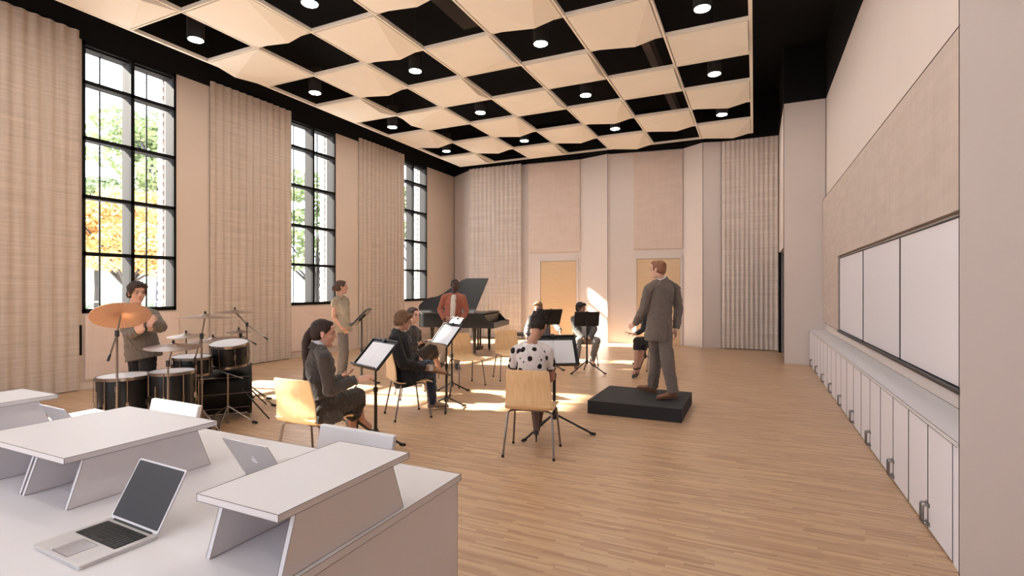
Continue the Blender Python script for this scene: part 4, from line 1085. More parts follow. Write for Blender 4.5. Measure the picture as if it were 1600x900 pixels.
# ================================================================== PEOPLE: joints as (bearing px, height py, distance m)
PEOPLE = [
 dict(id='conductor', sex='m', s=1.0, label='man in a grey suit walking on the black podium, back to the viewer',
  j=dict(pel=(1030,509,6.87), neck=(1034,437,6.88), shL=(1014,452,6.80), shR=(1055,452,7.00), elL=(1005,484,6.85), wrL=(992,507,7.02),
         elR=(1060,484,7.0), wrR=(1056,515,6.93), knL=(1025,558,6.98), anL=(1020,603,7.02), knR=(1042,563,6.72), anR=(1052,612,6.62)),
  head=(1027.5,421.5,6.86), face=(-.78,.62,.0), hs=(-.9,-.44), hL=((-.6,.7,-.3),(.5,.5,-.3),30), hR=((0,-.1,-1),(-.9,-.1,0),28),
  skin=(.62,.36,.27), hair=(.26,.12,.07), hairstyle='short', ground=.165,
  top=dict(kind='jacket', col=(.15,.122,.106), hem=.20, grow=.018, pattern=1), bottom=dict(kind='trousers', col=(.135,.11,.098), loose=1.25), collar=(.8,.8,.8),
  shoe=dict(col=(.20,.085,.045), L=(-.75,.6,.10), R=(-1,.0,-.06))),
 dict(id='polka', sex='f', s=.98, label='woman in a white dress with black polka dots, seated with her back to the viewer',
  j=dict(pel=(832,615,5.08), neck=(832,534,5.12), shL=(807,548,5.16), shR=(856,550,5.10), elL=(799,588,5.25), wrL=(815,598,5.50),
         elR=(863,590,5.20), wrR=(851,600,5.46), knL=(834,612,5.50), anL=(838,672,5.30), knR=(848,610,5.52), anR=(843,655,5.62)),
  head=(842,510,5.26), face=(.30,.72,-.62), hs=(-.99,-.05), hL=((.7,.7,0),(.2,-.1,.9),25), hR=((-.7,.7,0),(-.2,-.1,.9),25),
  skin=(.42,.215,.145), hair=(.022,.014,.011), hairstyle='curly_updo', M=(0,-.02,0),
  top=dict(kind='dress', col='polka', grow=.012, cuff=1), bottom=dict(kind='skirt', col='polka', grow=.02),
  legcol=(.10,.05,.035), shoe=dict(kind='pump', col=(.012,.012,.012), L=(.05,1,-.35), R=(.1,1,-.1))),
 dict(id='ponytail', sex='f', s=1.0, label='seated woman in a dark blazer with a long ponytail, facing a music stand',
  j=dict(pel=(505,636,4.52), neck=(497,541,4.50), shL=(499,556,4.68), shR=(506,560,4.34), elL=(519,602,4.78), wrL=(531,589,4.95),
         elR=(515.5,610,4.36), wrR=(558,593,4.50), knL=(553,630,4.86), anL=(548,692,4.90), knR=(557,620,4.86), anR=(565,656,4.93)),
  head=(506,521,4.52), face=(.93,.30,-.12), hs=(-.5,.8), hL=((.8,.3,.25),(-.1,.1,1),18), hR=((.95,.1,.22),(.1,.5,-.8),22),
  skin=(.55,.30,.22), hair=(.030,.016,.013), hairstyle='ponytail',
  top=dict(kind='jacket', col=(.055,.047,.045), hem=.12, grow=.016), bottom=dict(kind='skirt', col=(.035,.028,.024), grow=.03), collar=(.55,.55,.62),
  legcol=(.42,.22,.15), shoe=dict(kind='pump', col=(.02,.018,.016), L=(.8,.3,-.3), R=(.75,.1,-.55)), watch='L'),
 dict(id='cup', sex='m', s=1.0, label='seated man in a black jacket and jeans with one leg crossed, holding a cup',
  j=dict(pel=(633,582,6.42), neck=(623,518,6.40), shL=(628,531,6.60), shR=(616,532,6.24), elL=(641,562,6.66), wrL=(651,557,6.80),
         elR=(629,568,6.20), wrR=(664,576,6.42), knL=(668,570,6.88), anL=(672,571,6.50), knR=(673,584,6.62), anR=(675,627,6.82)),
  head=(630.5,502,6.42), face=(.92,.25,-.2), hs=(-.42,.9), hL=((.7,-.2,-.5),(0,.1,-1),25), hR=((1,.1,.05),(-.15,.9,.1),42),
  skin=(.44,.24,.165), hair=(.16,.085,.045), hairstyle='short_thick', M=(-.03,0,.0),
  top=dict(kind='jacket', col=(.013,.012,.013), hem=.16, grow=.026), bottom=dict(kind='trousers', col=(.03,.045,.08), loose=1.05),
  shoe=dict(col=(.42,.30,.21), L=(.95,-.15,-.10), R=(1,.2,-.02), colL=(.36,.19,.10)), anklesR=1),
 dict(id='behind', sex='f', s=.98, label='seated dark-haired woman in a dark top, half hidden behind the man with the cup',
  j=dict(pel=(640,566,7.62), neck=(643,510,7.64), shL=(652,519,7.78), shR=(636,520,7.5), elL=(655,541,7.9), wrL=(664,534,7.85),
         elR=(639,543,7.45), wrR=(654,537,7.5), knL=(673,551,7.95), anL=(663,604,8.05), knR=(675,545,7.82), anR=(688,580,7.9)),
  head=(646,493,7.66), face=(.8,-.52,-.08), hs=(-.45,.85), hL=((.9,0,.2),(0,-.4,-.9),18), hR=((.95,.0,.25),(0,.1,1),18),
  skin=(.55,.31,.23), hair=(.035,.02,.016), hairstyle='pulled_back',
  top=dict(kind='jacket', col=(.035,.028,.025), hem=.08, grow=.014, cuffcol=(.62,.60,.58)), bottom=dict(kind='skirt', col=(.04,.03,.026), grow=.028),
  legcol=(.36,.18,.12), shoe=dict(kind='pump', col=(.05,.03,.025), L=(.3,-.3,-.6), R=(.9,.1,-.15))),
 dict(id='tan', sex='f', s=.99, label='standing woman in a loose tan top and grey trousers, hand in pocket',
  j=dict(pel=(535,512,8.85), neck=(531,463,8.86), shL=(540,470,9.02), shR=(523,471,8.72), elL=(544,492,9.1), wrL=(545,508,8.98),
         elR=(521,495,8.68), wrR=(534,512,8.66), knL=(539,551,8.95), anL=(536,586,8.98), knR=(536,551,8.75), anR=(531,588,8.80)),
  head=(534,449,8.87), face=(.90,.38,.0), hs=(-.35,.9), hL=((.3,-.2,-1),(0,-.5,0),20), hR=((.7,.2,-.8),(0,.8,0),15),
  skin=(.42,.23,.16), hair=(.07,.04,.028), hairstyle='bun',
  top=dict(kind='blouse', col=(.26,.21,.15), hem=.07, grow=.016), bottom=dict(kind='trousers', col=(.11,.105,.11), loose=1.0, cuffup=1),
  shoe=dict(col=(.05,.045,.04), L=(.9,.3,-.05), R=(.9,.3,-.05))),
 dict(id='orange', sex='m', s=1.0, label='standing man in an orange zip jacket with hands in pockets, before the piano',
  j=dict(pel=(707,504,10.2), neck=(709.5,459,10.22), shL=(723,465,10.14), shR=(694.5,465,10.18), elL=(729,485,10.22), wrL=(722,501,10.1),
         elR=(687.5,484,10.25), wrR=(694.5,500,10.1), knL=(714,536,10.1), anL=(713,567,10.15), knR=(699,536,10.2), anR=(691,565,10.25)),
  head=(711,446,10.2), face=(.22,-.96,-.05), hs=(.98,.05), hL=((-.2,-.1,-1),(-1,0,0),25), hR=((.2,-.1,-1),(1,0,0),25),
  skin=(.060,.030,.022), hair=(.012,.010,.009), hairstyle='crop',
  top=dict(kind='jacket', col=(.31,.11,.075), hem=.08, grow=.014, ribs=1), bottom=dict(kind='trousers', col=(.36,.28,.21), loose=1.1), tee=(.55,.52,.48),
  shoe=dict(col=(.03,.03,.032), L=(.35,-.9,-.1), R=(-.2,-.9,-.1))),
 dict(id='fair', sex='m', s=1.0, label='seated fair-haired man in a grey top and jeans behind a turned-away music stand',
  j=dict(pel=(846,528,11.0), neck=(844,490,11.0), shL=(860,496,10.95), shR=(830,498,10.95), elL=(870,511,10.8), wrL=(875,517,10.6),
         elR=(824,514,10.85), wrR=(822,524,10.6), knL=(866,531,10.6), anL=(860,560,10.5), knR=(829,532,10.55), anR=(832,562,10.55)),
  head=(840.5,481,10.95), face=(-.45,-.88,-.08), hs=(.98,.0), hL=((.1,-.4,-1),(-.9,0,0),25), hR=((.1,-.4,-.9),(.9,0,0),25),
  skin=(.55,.32,.24), hair=(.24,.145,.08), hairstyle='short_thick',
  top=dict(kind='jacket', col=(.13,.125,.12), hem=.05, grow=.018), bottom=dict(kind='trousers', col=(.06,.09,.16), loose=1.1),
  shoe=dict(col=(.06,.04,.03), L=(.1,-1,-.1), R=(-.1,-1,-.1))),
 dict(id='dark', sex='m', s=1.0, label='seated dark-haired man in a grey jacket looking right, behind a turned-away music stand',
  j=dict(pel=(913,531,10.9), neck=(909,492,10.85), shL=(926,498,10.8), shR=(896.5,499,10.85), elL=(929,515,10.65), wrL=(921,529,10.45),
         elR=(900,517,10.65), wrR=(912,529,10.4), knL=(933,532,10.40), anL=(925,563,10.55), knR=(904,533,10.38), anR=(900,566,10.4)),
  head=(908,482,10.8), face=(.75,-.62,.0), hs=(.98,.0), hL=((-.6,-.2,-.7),(-.3,.5,-.4),25), hR=((.5,-.2,-.7),(.3,.5,-.4),25),
  skin=(.36,.19,.13), hair=(.025,.016,.013), hairstyle='short_thick',
  top=dict(kind='jacket', col=(.10,.095,.09), hem=.05, grow=.020), bottom=dict(kind='trousers', col=(.24,.22,.20), loose=1.1), tee=(.5,.46,.43),
  shoe=dict(col=(.20,.09,.05), L=(.1,-1,-.1), R=(-.1,-1,-.1))),
 dict(id='hidden', sex='f', s=1.0, label='seated woman in black dress and heels, mostly hidden behind the suited man',
  j=dict(pel=(1020,535,9.75), neck=(1023,485,9.75), shL=(1036,492,9.7), shR=(1011,493,9.7), elL=(1036,514,9.65), wrL=(1026,522,9.6),
         elR=(1004,516,9.6), wrR=(993,522,9.45), knL=(1007,533,9.5), anL=(997,577,9.35), knR=(996,533,9.37), anR=(993,578,9.2)),
  head=(1021,472,9.72), face=(-.5,-.85,0), hs=(.8,-.55), hL=((-.8,-.3,0),(0,0,-1),20), hR=((-.95,-.1,.15),(0,.2,-1),20),
  skin=(.40,.21,.15), hair=(.05,.03,.02), hairstyle='pulled_back',
  top=dict(kind='jacket', col=(.02,.017,.017), hem=.05, grow=.012), bottom=dict(kind='skirt', col=(.02,.017,.017), grow=.022),
  legcol=(.42,.22,.155), shoe=dict(kind='pump', col=(.012,.01,.01), L=(-.5,-.85,-.5), R=(-.5,-.85,-.5), strap=1)),
 dict(id='drummer', sex='m', s=1.0, label='standing man in a long grey-brown jumper with folded arms behind the drum kit',
  j=dict(pel=(222,541,5.8), neck=(211,482,5.8), shL=(238,493,5.72), shR=(190,494,5.88), elL=(251,511,5.52), wrL=(225,514,5.36),
         elR=(203,522,5.62), wrR=(232,512,5.42), knL=(232,602,5.75), anL=(232,655,5.8), knR=(214,602,5.85), anR=(213,655,5.9)),
  head=(214.5,458,5.78), face=(.82,-.55,-.06), hs=(.9,-.35), hL=((-.9,.1,.15),(0,.9,0),20), hR=((.5,-.2,.85),(.2,.9,0),25),
  skin=(.50,.29,.21), hair=(.045,.028,.020), hairstyle='short_thick',
  top=dict(kind='jumper', col=(.12,.095,.075), hem=.14, grow=.018, sleeve=.50), bottom=dict(kind='trousers', col=(.018,.017,.018), loose=1.05),
  shoe=dict(col=(.03,.028,.028), L=(.6,-.7,-.1), R=(.5,-.8,-.1)), watch='L'),
]
def fuse(name, g, voxel, m, parent, off, it=3, disp=0.0, dwl=.07, seed=1):
    """melt overlapping shapes into one continuous skin"""
    me = g.mesh(name, off)
    bpymesh_fix(me)
    o = bpy.data.objects.new('tmp', me); COL.objects.link(o)
    r = o.modifiers.new('r', 'REMESH'); r.mode = 'VOXEL'; r.voxel_size = voxel
    if it:
        s = o.modifiers.new('s', 'SMOOTH'); s.factor = .5; s.iterations = it
    dg = bpy.context.evaluated_depsgraph_get()
    me2 = bpy.data.meshes.new_from_object(o.evaluated_get(dg))
    bpy.data.objects.remove(o, do_unlink=True); bpy.data.meshes.remove(me)
    me2.name = name
    n = len(me2.vertices)
    if disp and n:
        co = np.empty(n * 3); me2.vertices.foreach_get('co', co); co = co.reshape(-1, 3)
        nn = np.empty(n * 3); me2.vertices.foreach_get('normal', nn); nn = nn.reshape(-1, 3)
        rs = np.random.RandomState(seed); d = np.zeros(n)
        for k in range(14):
            w_ = rs.normal(0, 1, 3); w_ /= np.linalg.norm(w_); w_ *= 2 * PI / (dwl * rs.uniform(.6, 1.8))
            d += np.sin(co @ w_ + rs.uniform(0, 6.28) + 1.5 * np.sin(co @ (w_[::-1] * .4)))
        d = np.abs(d / 3.7) * 2 - .8
        me2.vertices.foreach_set('co', (co + nn * (d * disp)[:, None]).ravel())
    me2.polygons.foreach_set('use_smooth', [True] * len(me2.polygons))
    me2.materials.clear(); me2.materials.append(m)
    me2.update()
    o2 = bpy.data.objects.new(name, me2); COL.objects.link(o2); o2.parent = parent
    return o2

PROF = dict(m=[(-.14,.150,.095),(0,.172,.118),(.2,.160,.112),(.4,.152,.110),(.6,.168,.120),(.77,.178,.118),(.88,.150,.095),(.96,.085,.068),(1.02,.056,.056)],
            f=[(-.14,.160,.105),(0,.178,.122),(.2,.150,.102),(.38,.124,.088),(.58,.142,.108),(.77,.150,.102),(.88,.122,.078),(.96,.070,.056),(1.02,.045,.047)])
def torso(g, P, N, hs, ss, prof, grow=0.0, M=None, t0=-1, t1=2, s=1.0):
    P, N = Vector(P), Vector(N); Q = (P + N) / 2 + (Vector(M) if M else Vector((0, 0, 0)))
    def c(t):
        if t < 0: return P + (Q - P).normalized() * t * (N - P).length
        if t > 1: return N + (N - Q).normalized() * (t - 1) * (N - P).length
        return P * (1-t)**2 + Q * 2 * t * (1-t) + N * t * t
    secs = []
    for t, rx, ry in prof:
        if t < t0 or t > t1: continue
        sd = Vector(hs).lerp(Vector(ss), max(0, min(1, t * 1.2))).normalized()
        tg = (c(t + .03) - c(t - .03)).normalized(); sd = (sd - tg * sd.dot(tg)).normalized()
        secs.append((c(t), sd, tg.cross(sd), (rx * s + grow), (ry * s + grow)))
    g.loft(secs, 24)
    return c
def frame(fwd, up=(0, 0, 1)):
    f = Vector(fwd).normalized(); r = f.cross(Vector(up)).normalized(); u = r.cross(f)
    return Matrix((r, f, u)).transposed()
def head_shapes(g, C, R, s, sex):
    def e(c, r, n=16): g.ell(C + R @ (Vector(c) * s), [q * s for q in r], R, n=n, m=max(8, n * 2 // 3))
    e((0, -.014, .034), (.074, .094, .082), 20)
    e((0, .022, -.028), (.057, .066, .082), 20)
    e((0, .030, -.078), (.043, .045, .034)); e((0, .066, -.092), (.020, .018, .016))
    e((.034, .052, -.018), (.026, .028, .024)); e((-.034, .052, -.018), (.026, .028, .024))
    e((0, .070, .026), (.050, .018, .013)); e((0, .060, .055), (.052, .026, .030))
    g.cap(C + R @ Vector((0, .084, .014)) * s, .0075 * s, C + R @ Vector((0, .104, -.020)) * s, .0105 * s, n=10)
    e((.010, .093, -.024), (.008, .009, .007), 8); e((-.010, .093, -.024), (.008, .009, .007), 8)
    e((0, .082, -.047), (.021, .011, .0055), 10); e((0, .080, -.057), (.018, .011, .0065), 10)
    for sg in (-1, 1):
        e((sg * .076, -.006, -.008), (.009, .018, .030), 12); e((sg * .079, -.012, .006), (.010, .016, .016), 10)
def hand_shapes(g, W_, d, n, right, curl, s):
    d = Vector(d).normalized(); n = Vector(n); n = (n - d * n.dot(d)).normalized()
    t = d.cross(n) * (1 if right else -1)
    L = lambda a, b, c: W_ + (d * a + t * b + n * c) * s
    g.loft([(L(-.01, 0, 0), t, n, .026*s, .019*s), (L(.02, 0, 0), t, n, .032*s, .017*s), (L(.055, 0, 0), t, n, .040*s, .014*s), (L(.086, 0, 0), t, n, .039*s, .011*s)], 16)
    c0 = math.radians(curl)
    for i, (b, l) in enumerate([(.029, .070), (.0098, .078), (-.0098, .073), (-.029, .058)]):
        p = L(.082 - abs(b - .004) * .18, b, 0); a = c0 * (.55 + .16 * i); sp = t * (b * 1.5)
        q = p
        for k, (fr, r0, r1) in enumerate(((.42, .0092, .0083), (.32, .0083, .0074), (.26, .0074, .0064))):
            dd = (d * math.cos(a) + n * math.sin(a) + sp).normalized(); q2 = q + dd * l * fr * s
            g.cap(q, r0 * s, q2, r1 * s, n=10); q = q2; a += c0 * (.8 + .12 * i)
    p = L(.018, .024, .004); q = L(.050, .052, .018); r = L(.078, .058, .030 + .02 * min(1, c0))
    g.cap(p, .015 * s, q, .0112 * s, n=10); g.cap(q, .0112 * s, r, .0082 * s, n=10)

def hair_shapes(g, C, R, s, style, sex):
    def e(c, r, n=16, rot=None): g.ell(C + R @ (Vector(c) * s), [q * s for q in r], R if rot is None else R @ rot, n=n, m=max(8, n * 2 // 3))
    def w(c): return C + R @ (Vector(c) * s)
    if style == 'crop':
        e((0, -.020, .044), (.078, .094, .080), 20); e((0, -.045, .010), (.072, .066, .070)); return
    if style == 'short':
        e((0, -.024, .046), (.080, .096, .080), 20); e((0, -.050, .004), (.074, .066, .078)); e((0, .040, .088), (.055, .045, .034))
        for sg in (-1, 1): e((sg * .070, .020, .020), (.012, .018, .034), 10)
        return
    if style == 'short_thick':
        e((0, -.022, .050), (.085, .100, .086), 20); e((0, -.056, .000), (.078, .066, .082))
        for i in range(9):
            a = -1.3 + 2.6 * i / 8; e((.058 * math.sin(a), .045 + .026 * math.cos(a), .092 - .012 * abs(a)), (.026, .030, .026), 10)
        for sg in (-1, 1): e((sg * .074, .018, .020), (.014, .022, .038), 10); e((sg * .077, -.028, -.005), (.012, .030, .05), 10)
        return
    # drawn-back styles
    e((0, -.022, .044), (.080, .098, .082), 20); e((0, -.050, .002), (.077, .068, .080)); e((0, .022, .088), (.056, .048, .028))
    for sg in (-1, 1): e((sg * .066, .008, .046), (.015, .030, .044), 12)
    if style == 'ponytail':
        e((0, -.108, .020), (.026, .028, .026), 12)
        pts = [(0, -.112, .018), (0, -.140, -.02), (0, -.155, -.09), (0, -.150, -.20), (0, -.140, -.30), (0, -.160, -.44), (0, -.165, -.52)]
        rr = [.022, .030, .038, .040, .036, .026, .010]
        # hangs straight down whatever the head does
        base = w(pts[0]); bk = -(R @ Vector((0, 1, 0))); bk.z = 0; bk.normalize()
        P = [base + bk * (-(p[1]) - .112) * s * .8 + Vector((0, 0, (p[2] - .018) * s)) for p in pts]
        for i in range(len(P) - 1): g.cap(P[i], rr[i] * s, P[i + 1], rr[i + 1] * s, n=12)
    elif style == 'bun':
        for i in range(7):
            a = 2 * PI * i / 7; e((.034 * math.cos(a), -.122, -.018 + .034 * math.sin(a)), (.028, .030, .026), 10)
        e((0, -.130, -.018), (.040, .036, .038), 12)
        for i in range(6): e((-.05 + .02 * i, -.03, .108 - .012 * abs(i - 2.5)), (.016, .07, .018), 10)
    elif style == 'curly_updo':
        rnd = random.Random(7)
        for i in range(46):
            a, b = rnd.uniform(0, 2 * PI), rnd.uniform(-.2, 1.2)
            e((.070 * math.cos(a) * math.cos(b * .8), -.034 + .082 * math.sin(a) * math.cos(b * .8), .040 + .080 * math.sin(b)), (.020, .022, .020), 8)
        for i in range(34):
            a, b = rnd.uniform(0, 2 * PI), rnd.uniform(-1.3, 1.5)
            e((.052 * math.cos(a) * math.cos(b), -.085 + .040 * math.sin(a) * math.cos(b), .095 + .045 * math.sin(b)), (.021, .021, .020), 8)
        e((0, -.085, .09), (.055, .045, .05), 12)
    elif style == 'pulled_back':
        e((0, -.100, -.030), (.034, .036, .034), 12)

def cloth(name, col, rough=.85, bump=.35):
    return mat('cloth_' + name, tuple(col), rough, noise_s=40, noise_a=.06, bump=bump * .6, bump_s=14, spec=.2, sheen=.15)
def dots_mat():
    m = bpy.data.materials.new('polka_dot_cotton'); m.use_nodes = True
    n = m.node_tree; b = n.nodes['Principled BSDF']
    t = n.nodes.new('ShaderNodeTexCoord'); v = n.nodes.new('ShaderNodeTexVoronoi'); v.inputs['Scale'].default_value = 11.5; v.inputs['Randomness'].default_value = .75
    link(n, t.outputs['Object'], v.inputs['Vector'])
    mh = n.nodes.new('ShaderNodeMath'); mh.operation = 'LESS_THAN'; mh.inputs[1].default_value = .39
    link(n, v.outputs['Distance'], mh.inputs[0])
    mx = n.nodes.new('ShaderNodeMix'); mx.data_type = 'RGBA'
    mx.inputs['A'].default_value = (.62, .57, .56, 1); mx.inputs['B'].default_value = (.012, .010, .010, 1)
    link(n, mh.outputs[0], mx.inputs['Factor']); link(n, mx.outputs['Result'], b.inputs['Base Color'])
    b.inputs['Roughness'].default_value = .8; b.inputs['Specular IOR Level'].default_value = .2
    return m
DOTS = dots_mat()
EYEW = mat('eye_white', (.26, .22, .20), .4); IRIS = mat('eye_iris', (.03, .02, .015), .2)
LIP = {}
def shoe_build(parent, an, d, m, off, ground, s, kind, sexf, strap=False, name='shoe'):
    """shoe along d, heel under the ankle; resting on the ground when the ankle is low"""
    d = Vector(d).normalized(); sd = d.cross(Vector((0, 0, 1))).normalized(); up = sd.cross(d)
    A = Vector(an)
    L = .262 * s if kind != 'pump' else .225 * s
    heel = A - up * (.075 * s) - d * (.045 * s)
    if kind == 'pump': heel = A - up * (.050 * s) - d * (.03 * s)
    g = G(); W1 = .036 * s if kind != 'pump' else .028 * s
    def S(a, w_, h, lift=0): return (heel + d * (a * L) + up * (h + lift), sd, up, w_ * W1, max(h, .004))
    if kind == 'pump':
        g.loft([S(-.02, .6, .018*s), S(.08, .95, .030*s), S(.25, 1.0, .026*s), S(.5, 1.0, .017*s), S(.75, 1.15, .016*s), S(.92, .8, .013*s), S(1.02, .3, .008*s)], 16)
    else:
        g.loft([S(-.02, .6, .028*s), S(.05, .9, .040*s), S(.22, .95, .046*s), S(.42, .95, .040*s), S(.62, 1.12, .029*s), S(.85, 1.08, .024*s), S(.97, .75, .019*s), S(1.02, .35, .012*s)], 16)
        g.cap(A - up * .03 * s, .042 * s, A + up * .0, .040 * s, n=12)
    o = fuse(name, g, .006 * max(1, s), m, parent, off, it=2)
    g = G()
    if kind == 'pump':
        h0 = heel + d * .01 * s + up * .01
        low = Vector((h0.x, h0.y, max(ground, h0.z - .085 * s)))
        if h0.z - low.z < .03: low = h0 - Vector((0, 0, .06))
        g.cyl(h0, low, .012 * s, .006 * s, n=10); g.build('heel', m, o, off=off)
        if strap:
            G().lathe([(.036*s, -.012), (.041*s, -.012), (.041*s, .012), (.036*s, .012)], A + Vector((0, 0, .02)), (0, 0, 1), 16).build('ankle_strap', m, o, off=off)
    else:
        g.loft([(heel + d * (a * L) + up * (-.002), sd, up, w_ * W1 * 1.07, .009 * s) for a, w_ in ((-.03, .5), (.05, .92), (.3, .9), (.6, 1.12), (.85, 1.1), (.98, .75), (1.03, .4))], 16)
        g.build('sole', mat('sole_' + m.name, tuple(c * .6 for c in m.node_tree.nodes['Principled BSDF'].inputs['Base Color'].default_value[:3]), .8), o, off=off, smooth=True)
    return o

def person(sp):
    s, sex = sp['s'], sp['sex']; f_ = sex == 'f'
    J = {k: camw(p[0], p[2], p[1]) for k, p in sp['j'].items()}
    C = camw(sp['head'][0], sp['head'][2], sp['head'][1])
    vox = .0055 if sp['j']['pel'][2] < 7.2 else .007
    cvox = .007 if sp['j']['pel'][2] < 7.2 else .009
    ground = sp.get('ground', 0.0)
    root = empty('person', (J['pel'].x, J['pel'].y, ground), 0, sp['label'], 'person')
    off = root.location.copy()
    hs = cv(*sp['hs'], 0) if True else None          # toward the person's left
    if sp['id'] in ('conductor', 'polka'): pass
    ss = (J['shL'] - J['shR']).normalized()
    R = frame(cv(*sp['face']))
    hipL, hipR = J['pel'] + hs * .085 * s, J['pel'] - hs * .085 * s
    k = .86 if f_ else 1.0
    skin = mat('skin_' + sp['id'], sp['skin'], .5, noise_s=12, noise_a=.05, spec=.35)
    # ---- body
    g = G()
    torso(g, J['pel'], J['neck'], hs, ss, PROF[sex], -.004, sp.get('M'), s=s)
    nk = J['neck']; base = C + R @ Vector((0, -.028, -.055)) * s
    g.cap(nk - (base - nk).normalized() * .03, .060 * k * s, base, .052 * k * s)
    head_shapes(g, C, R, s, sex)
    for q, rt in (('L', False), ('R', True)):
        sh, el, wr = J['sh' + q], J['el' + q], J['wr' + q]
        g.cap(sh, .050 * k * s, el, .038 * k * s); m1 = el.lerp(wr, .3)
        g.cap(el, .038 * k * s, m1, .040 * k * s); g.cap(m1, .040 * k * s, wr, .025 * k * s)
        h = sp['h' + q]; hand_shapes(g, wr, cv(*h[0]), cv(*h[1]), rt, h[2], s * (.93 if f_ else 1.02))
        hp, kn, an = (hipL if q == 'L' else hipR), J['kn' + q], J['an' + q]
        g.cap(hp, .080 * s, kn, .054 * k * s); m2 = kn.lerp(an, .30) 
        g.cap(kn, .052 * k * s, m2, .053 * k * s); g.cap(m2, .053 * k * s, an, .034 * k * s)
    fuse('body', g, vox, skin, root, off, it=2)
    # ---- face details
    for sg in (-1, 1):
        g = G().ell(C + R @ Vector((sg * .031, .0720, .004)) * s, [q * s for q in (.0135, .010, .0075)], R, n=12, m=8)
        eo = g.build('eye', EYEW, root, smooth=True, off=off)
        G().ell(C + R @ Vector((sg * .031, .0775, .004)) * s, [q * s for q in (.0065, .006, .0065)], R, n=10, m=6).build('iris', IRIS, eo, smooth=True, off=off)
        b0 = [C + R @ Vector((sg * a, y, z)) * s for a, y, z in ((.014, .0885, .022), (.032, .086, .027), (.047, .073, .022))]
        G().tube(b0, [.0035 * s, .0042 * s, .0025 * s], 6).build('eyebrow', mat('hair_' + sp['id'], sp['hair'], .6, bump=.6, bump_s=90, spec=.25, stretch=(1, 1, .2)), root, smooth=True, off=off)
    lip = mat('lips_' + sp['id'], tuple(min(1, c * q) for c, q in zip(sp['skin'], (.85, .55, .55))), .4)
    g = G().ell(C + R @ Vector((0, .0845, -.0475)) * s, [q * s for q in (.020, .010, .0048)], R, n=12, m=6)
    g.ell(C + R @ Vector((0, .0825, -.0565)) * s, [q * s for q in (.016, .010, .0055)], R, n=12, m=6)
    g.build('lips', lip, root, smooth=True, off=off)
    # ---- hair, kept off the face
    g = G(); hair_shapes(g, C, R, s, sp['hairstyle'], sex)
    ho = fuse('hair', g, .006, _mats['hair_' + sp['id']], root, off, it=1, disp=.0035 if sp['hairstyle'] in ('curly_updo', 'short_thick') else .0012, dwl=.022, seed=len(sp['id']))
    # ---- legwear
    bt = sp['bottom']
    if bt['kind'] == 'trousers':
        bm_ = cloth('b_' + sp['id'], bt['col']); g = G(); lo = bt['loose']
        torso(g, J['pel'], J['neck'], hs, ss, PROF[sex], .012, sp.get('M'), t1=.22, s=s)
        for q, hp in (('L', hipL), ('R', hipR)):
            kn, an = J['kn' + q], J['an' + q].copy()
            cuff = kn.lerp(an, .98 if not bt.get('cuffup') else .92)
            g.cap(hp, .096 * s, kn, .066 * lo * s); m2 = kn.lerp(cuff, .35)
            g.cap(kn, .066 * lo * s, m2, .064 * lo * s); g.cyl(m2, cuff + (cuff - m2).normalized() * .03, .064 * lo * s, .056 * lo * s, 16)
        fuse('trousers', g, cvox, bm_, root, off, it=3, disp=.003, seed=3)
    else:
        bm_ = DOTS if bt['col'] == 'polka' else cloth('b_' + sp['id'], bt['col'])
        gr = bt['grow']; g = G()
        torso(g, J['pel'], J['neck'], hs, ss, PROF[sex], gr * .6, sp.get('M'), t1=.22, s=s)
        kL, kR = J['knL'], J['knR']
        g.cap(hipL, (.085 + gr) * s, kL, (.058 + gr) * s); g.cap(hipR, (.085 + gr) * s, kR, (.058 + gr) * s)
        g.cap(J['pel'], .10 * s, (kL + kR) / 2, (.060 + gr) * s)
        for kn, an in ((kL, J['anL']), (kR, J['anR'])):
            hem = kn.lerp(an, .24); g.cap(kn, (.052 + gr) * s, hem, (.050 + gr) * s)
        if sp['id'] == 'ponytail':
            g.cap((kL + kR) / 2, .075, (kL + kR) / 2 + Vector((0, 0, -.10)), .07)
            g.cap(J['pel'] + Vector((0, 0, -.02)), .09, (kL + kR) / 2 + Vector((0, 0, -.08)), .07)
        fuse('skirt', g, cvox, bm_, root, off, it=3, disp=.0025, seed=4)
    if sp.get('legcol'):
        lm = mat('stocking_' + sp['id'], sp['legcol'], .45, noise_s=10, noise_a=.04)
        g = G()
        for q in 'LR':
            kn, an = J['kn' + q], J['an' + q]; m2 = kn.lerp(an, .30)
            g.cap(kn, .055 * k * s, m2, .0565 * k * s); g.cap(m2, .0565 * k * s, an, .0365 * k * s)
            dd = cv(*sp['shoe'][q]); g.cap(an, .0365 * k * s, an + dd * .09 * s - Vector((0, 0, .015)), .026 * s)
        fuse('tights', g, vox, lm, root, off, it=2)
    # ---- top
    tp = sp['top']; gr = tp['grow']
    tm = DOTS if tp['col'] == 'polka' else cloth('t_' + sp['id'], tp['col'])
    g = G()
    prof = [p for p in PROF[sex] if p[0] >= 0 and p[0] <= .97]
    hem = tp.get('hem', 0)
    if hem:
        r0 = PROF[sex][1]; L = (J['neck'] - J['pel']).length
        prof = [(-hem / L, r0[1] + .012, r0[2] + .016), (-hem / L * .5, r0[1] + .008, r0[2] + .010)] + prof
    if tp['kind'] in ('jumper', 'blouse'):
        prof = [(t, rx + .010, ry + .012) if t < .6 else (t, rx, ry) for t, rx, ry in prof]
    torso(g, J['pel'], J['neck'], hs, ss, prof, gr, sp.get('M'), s=s)
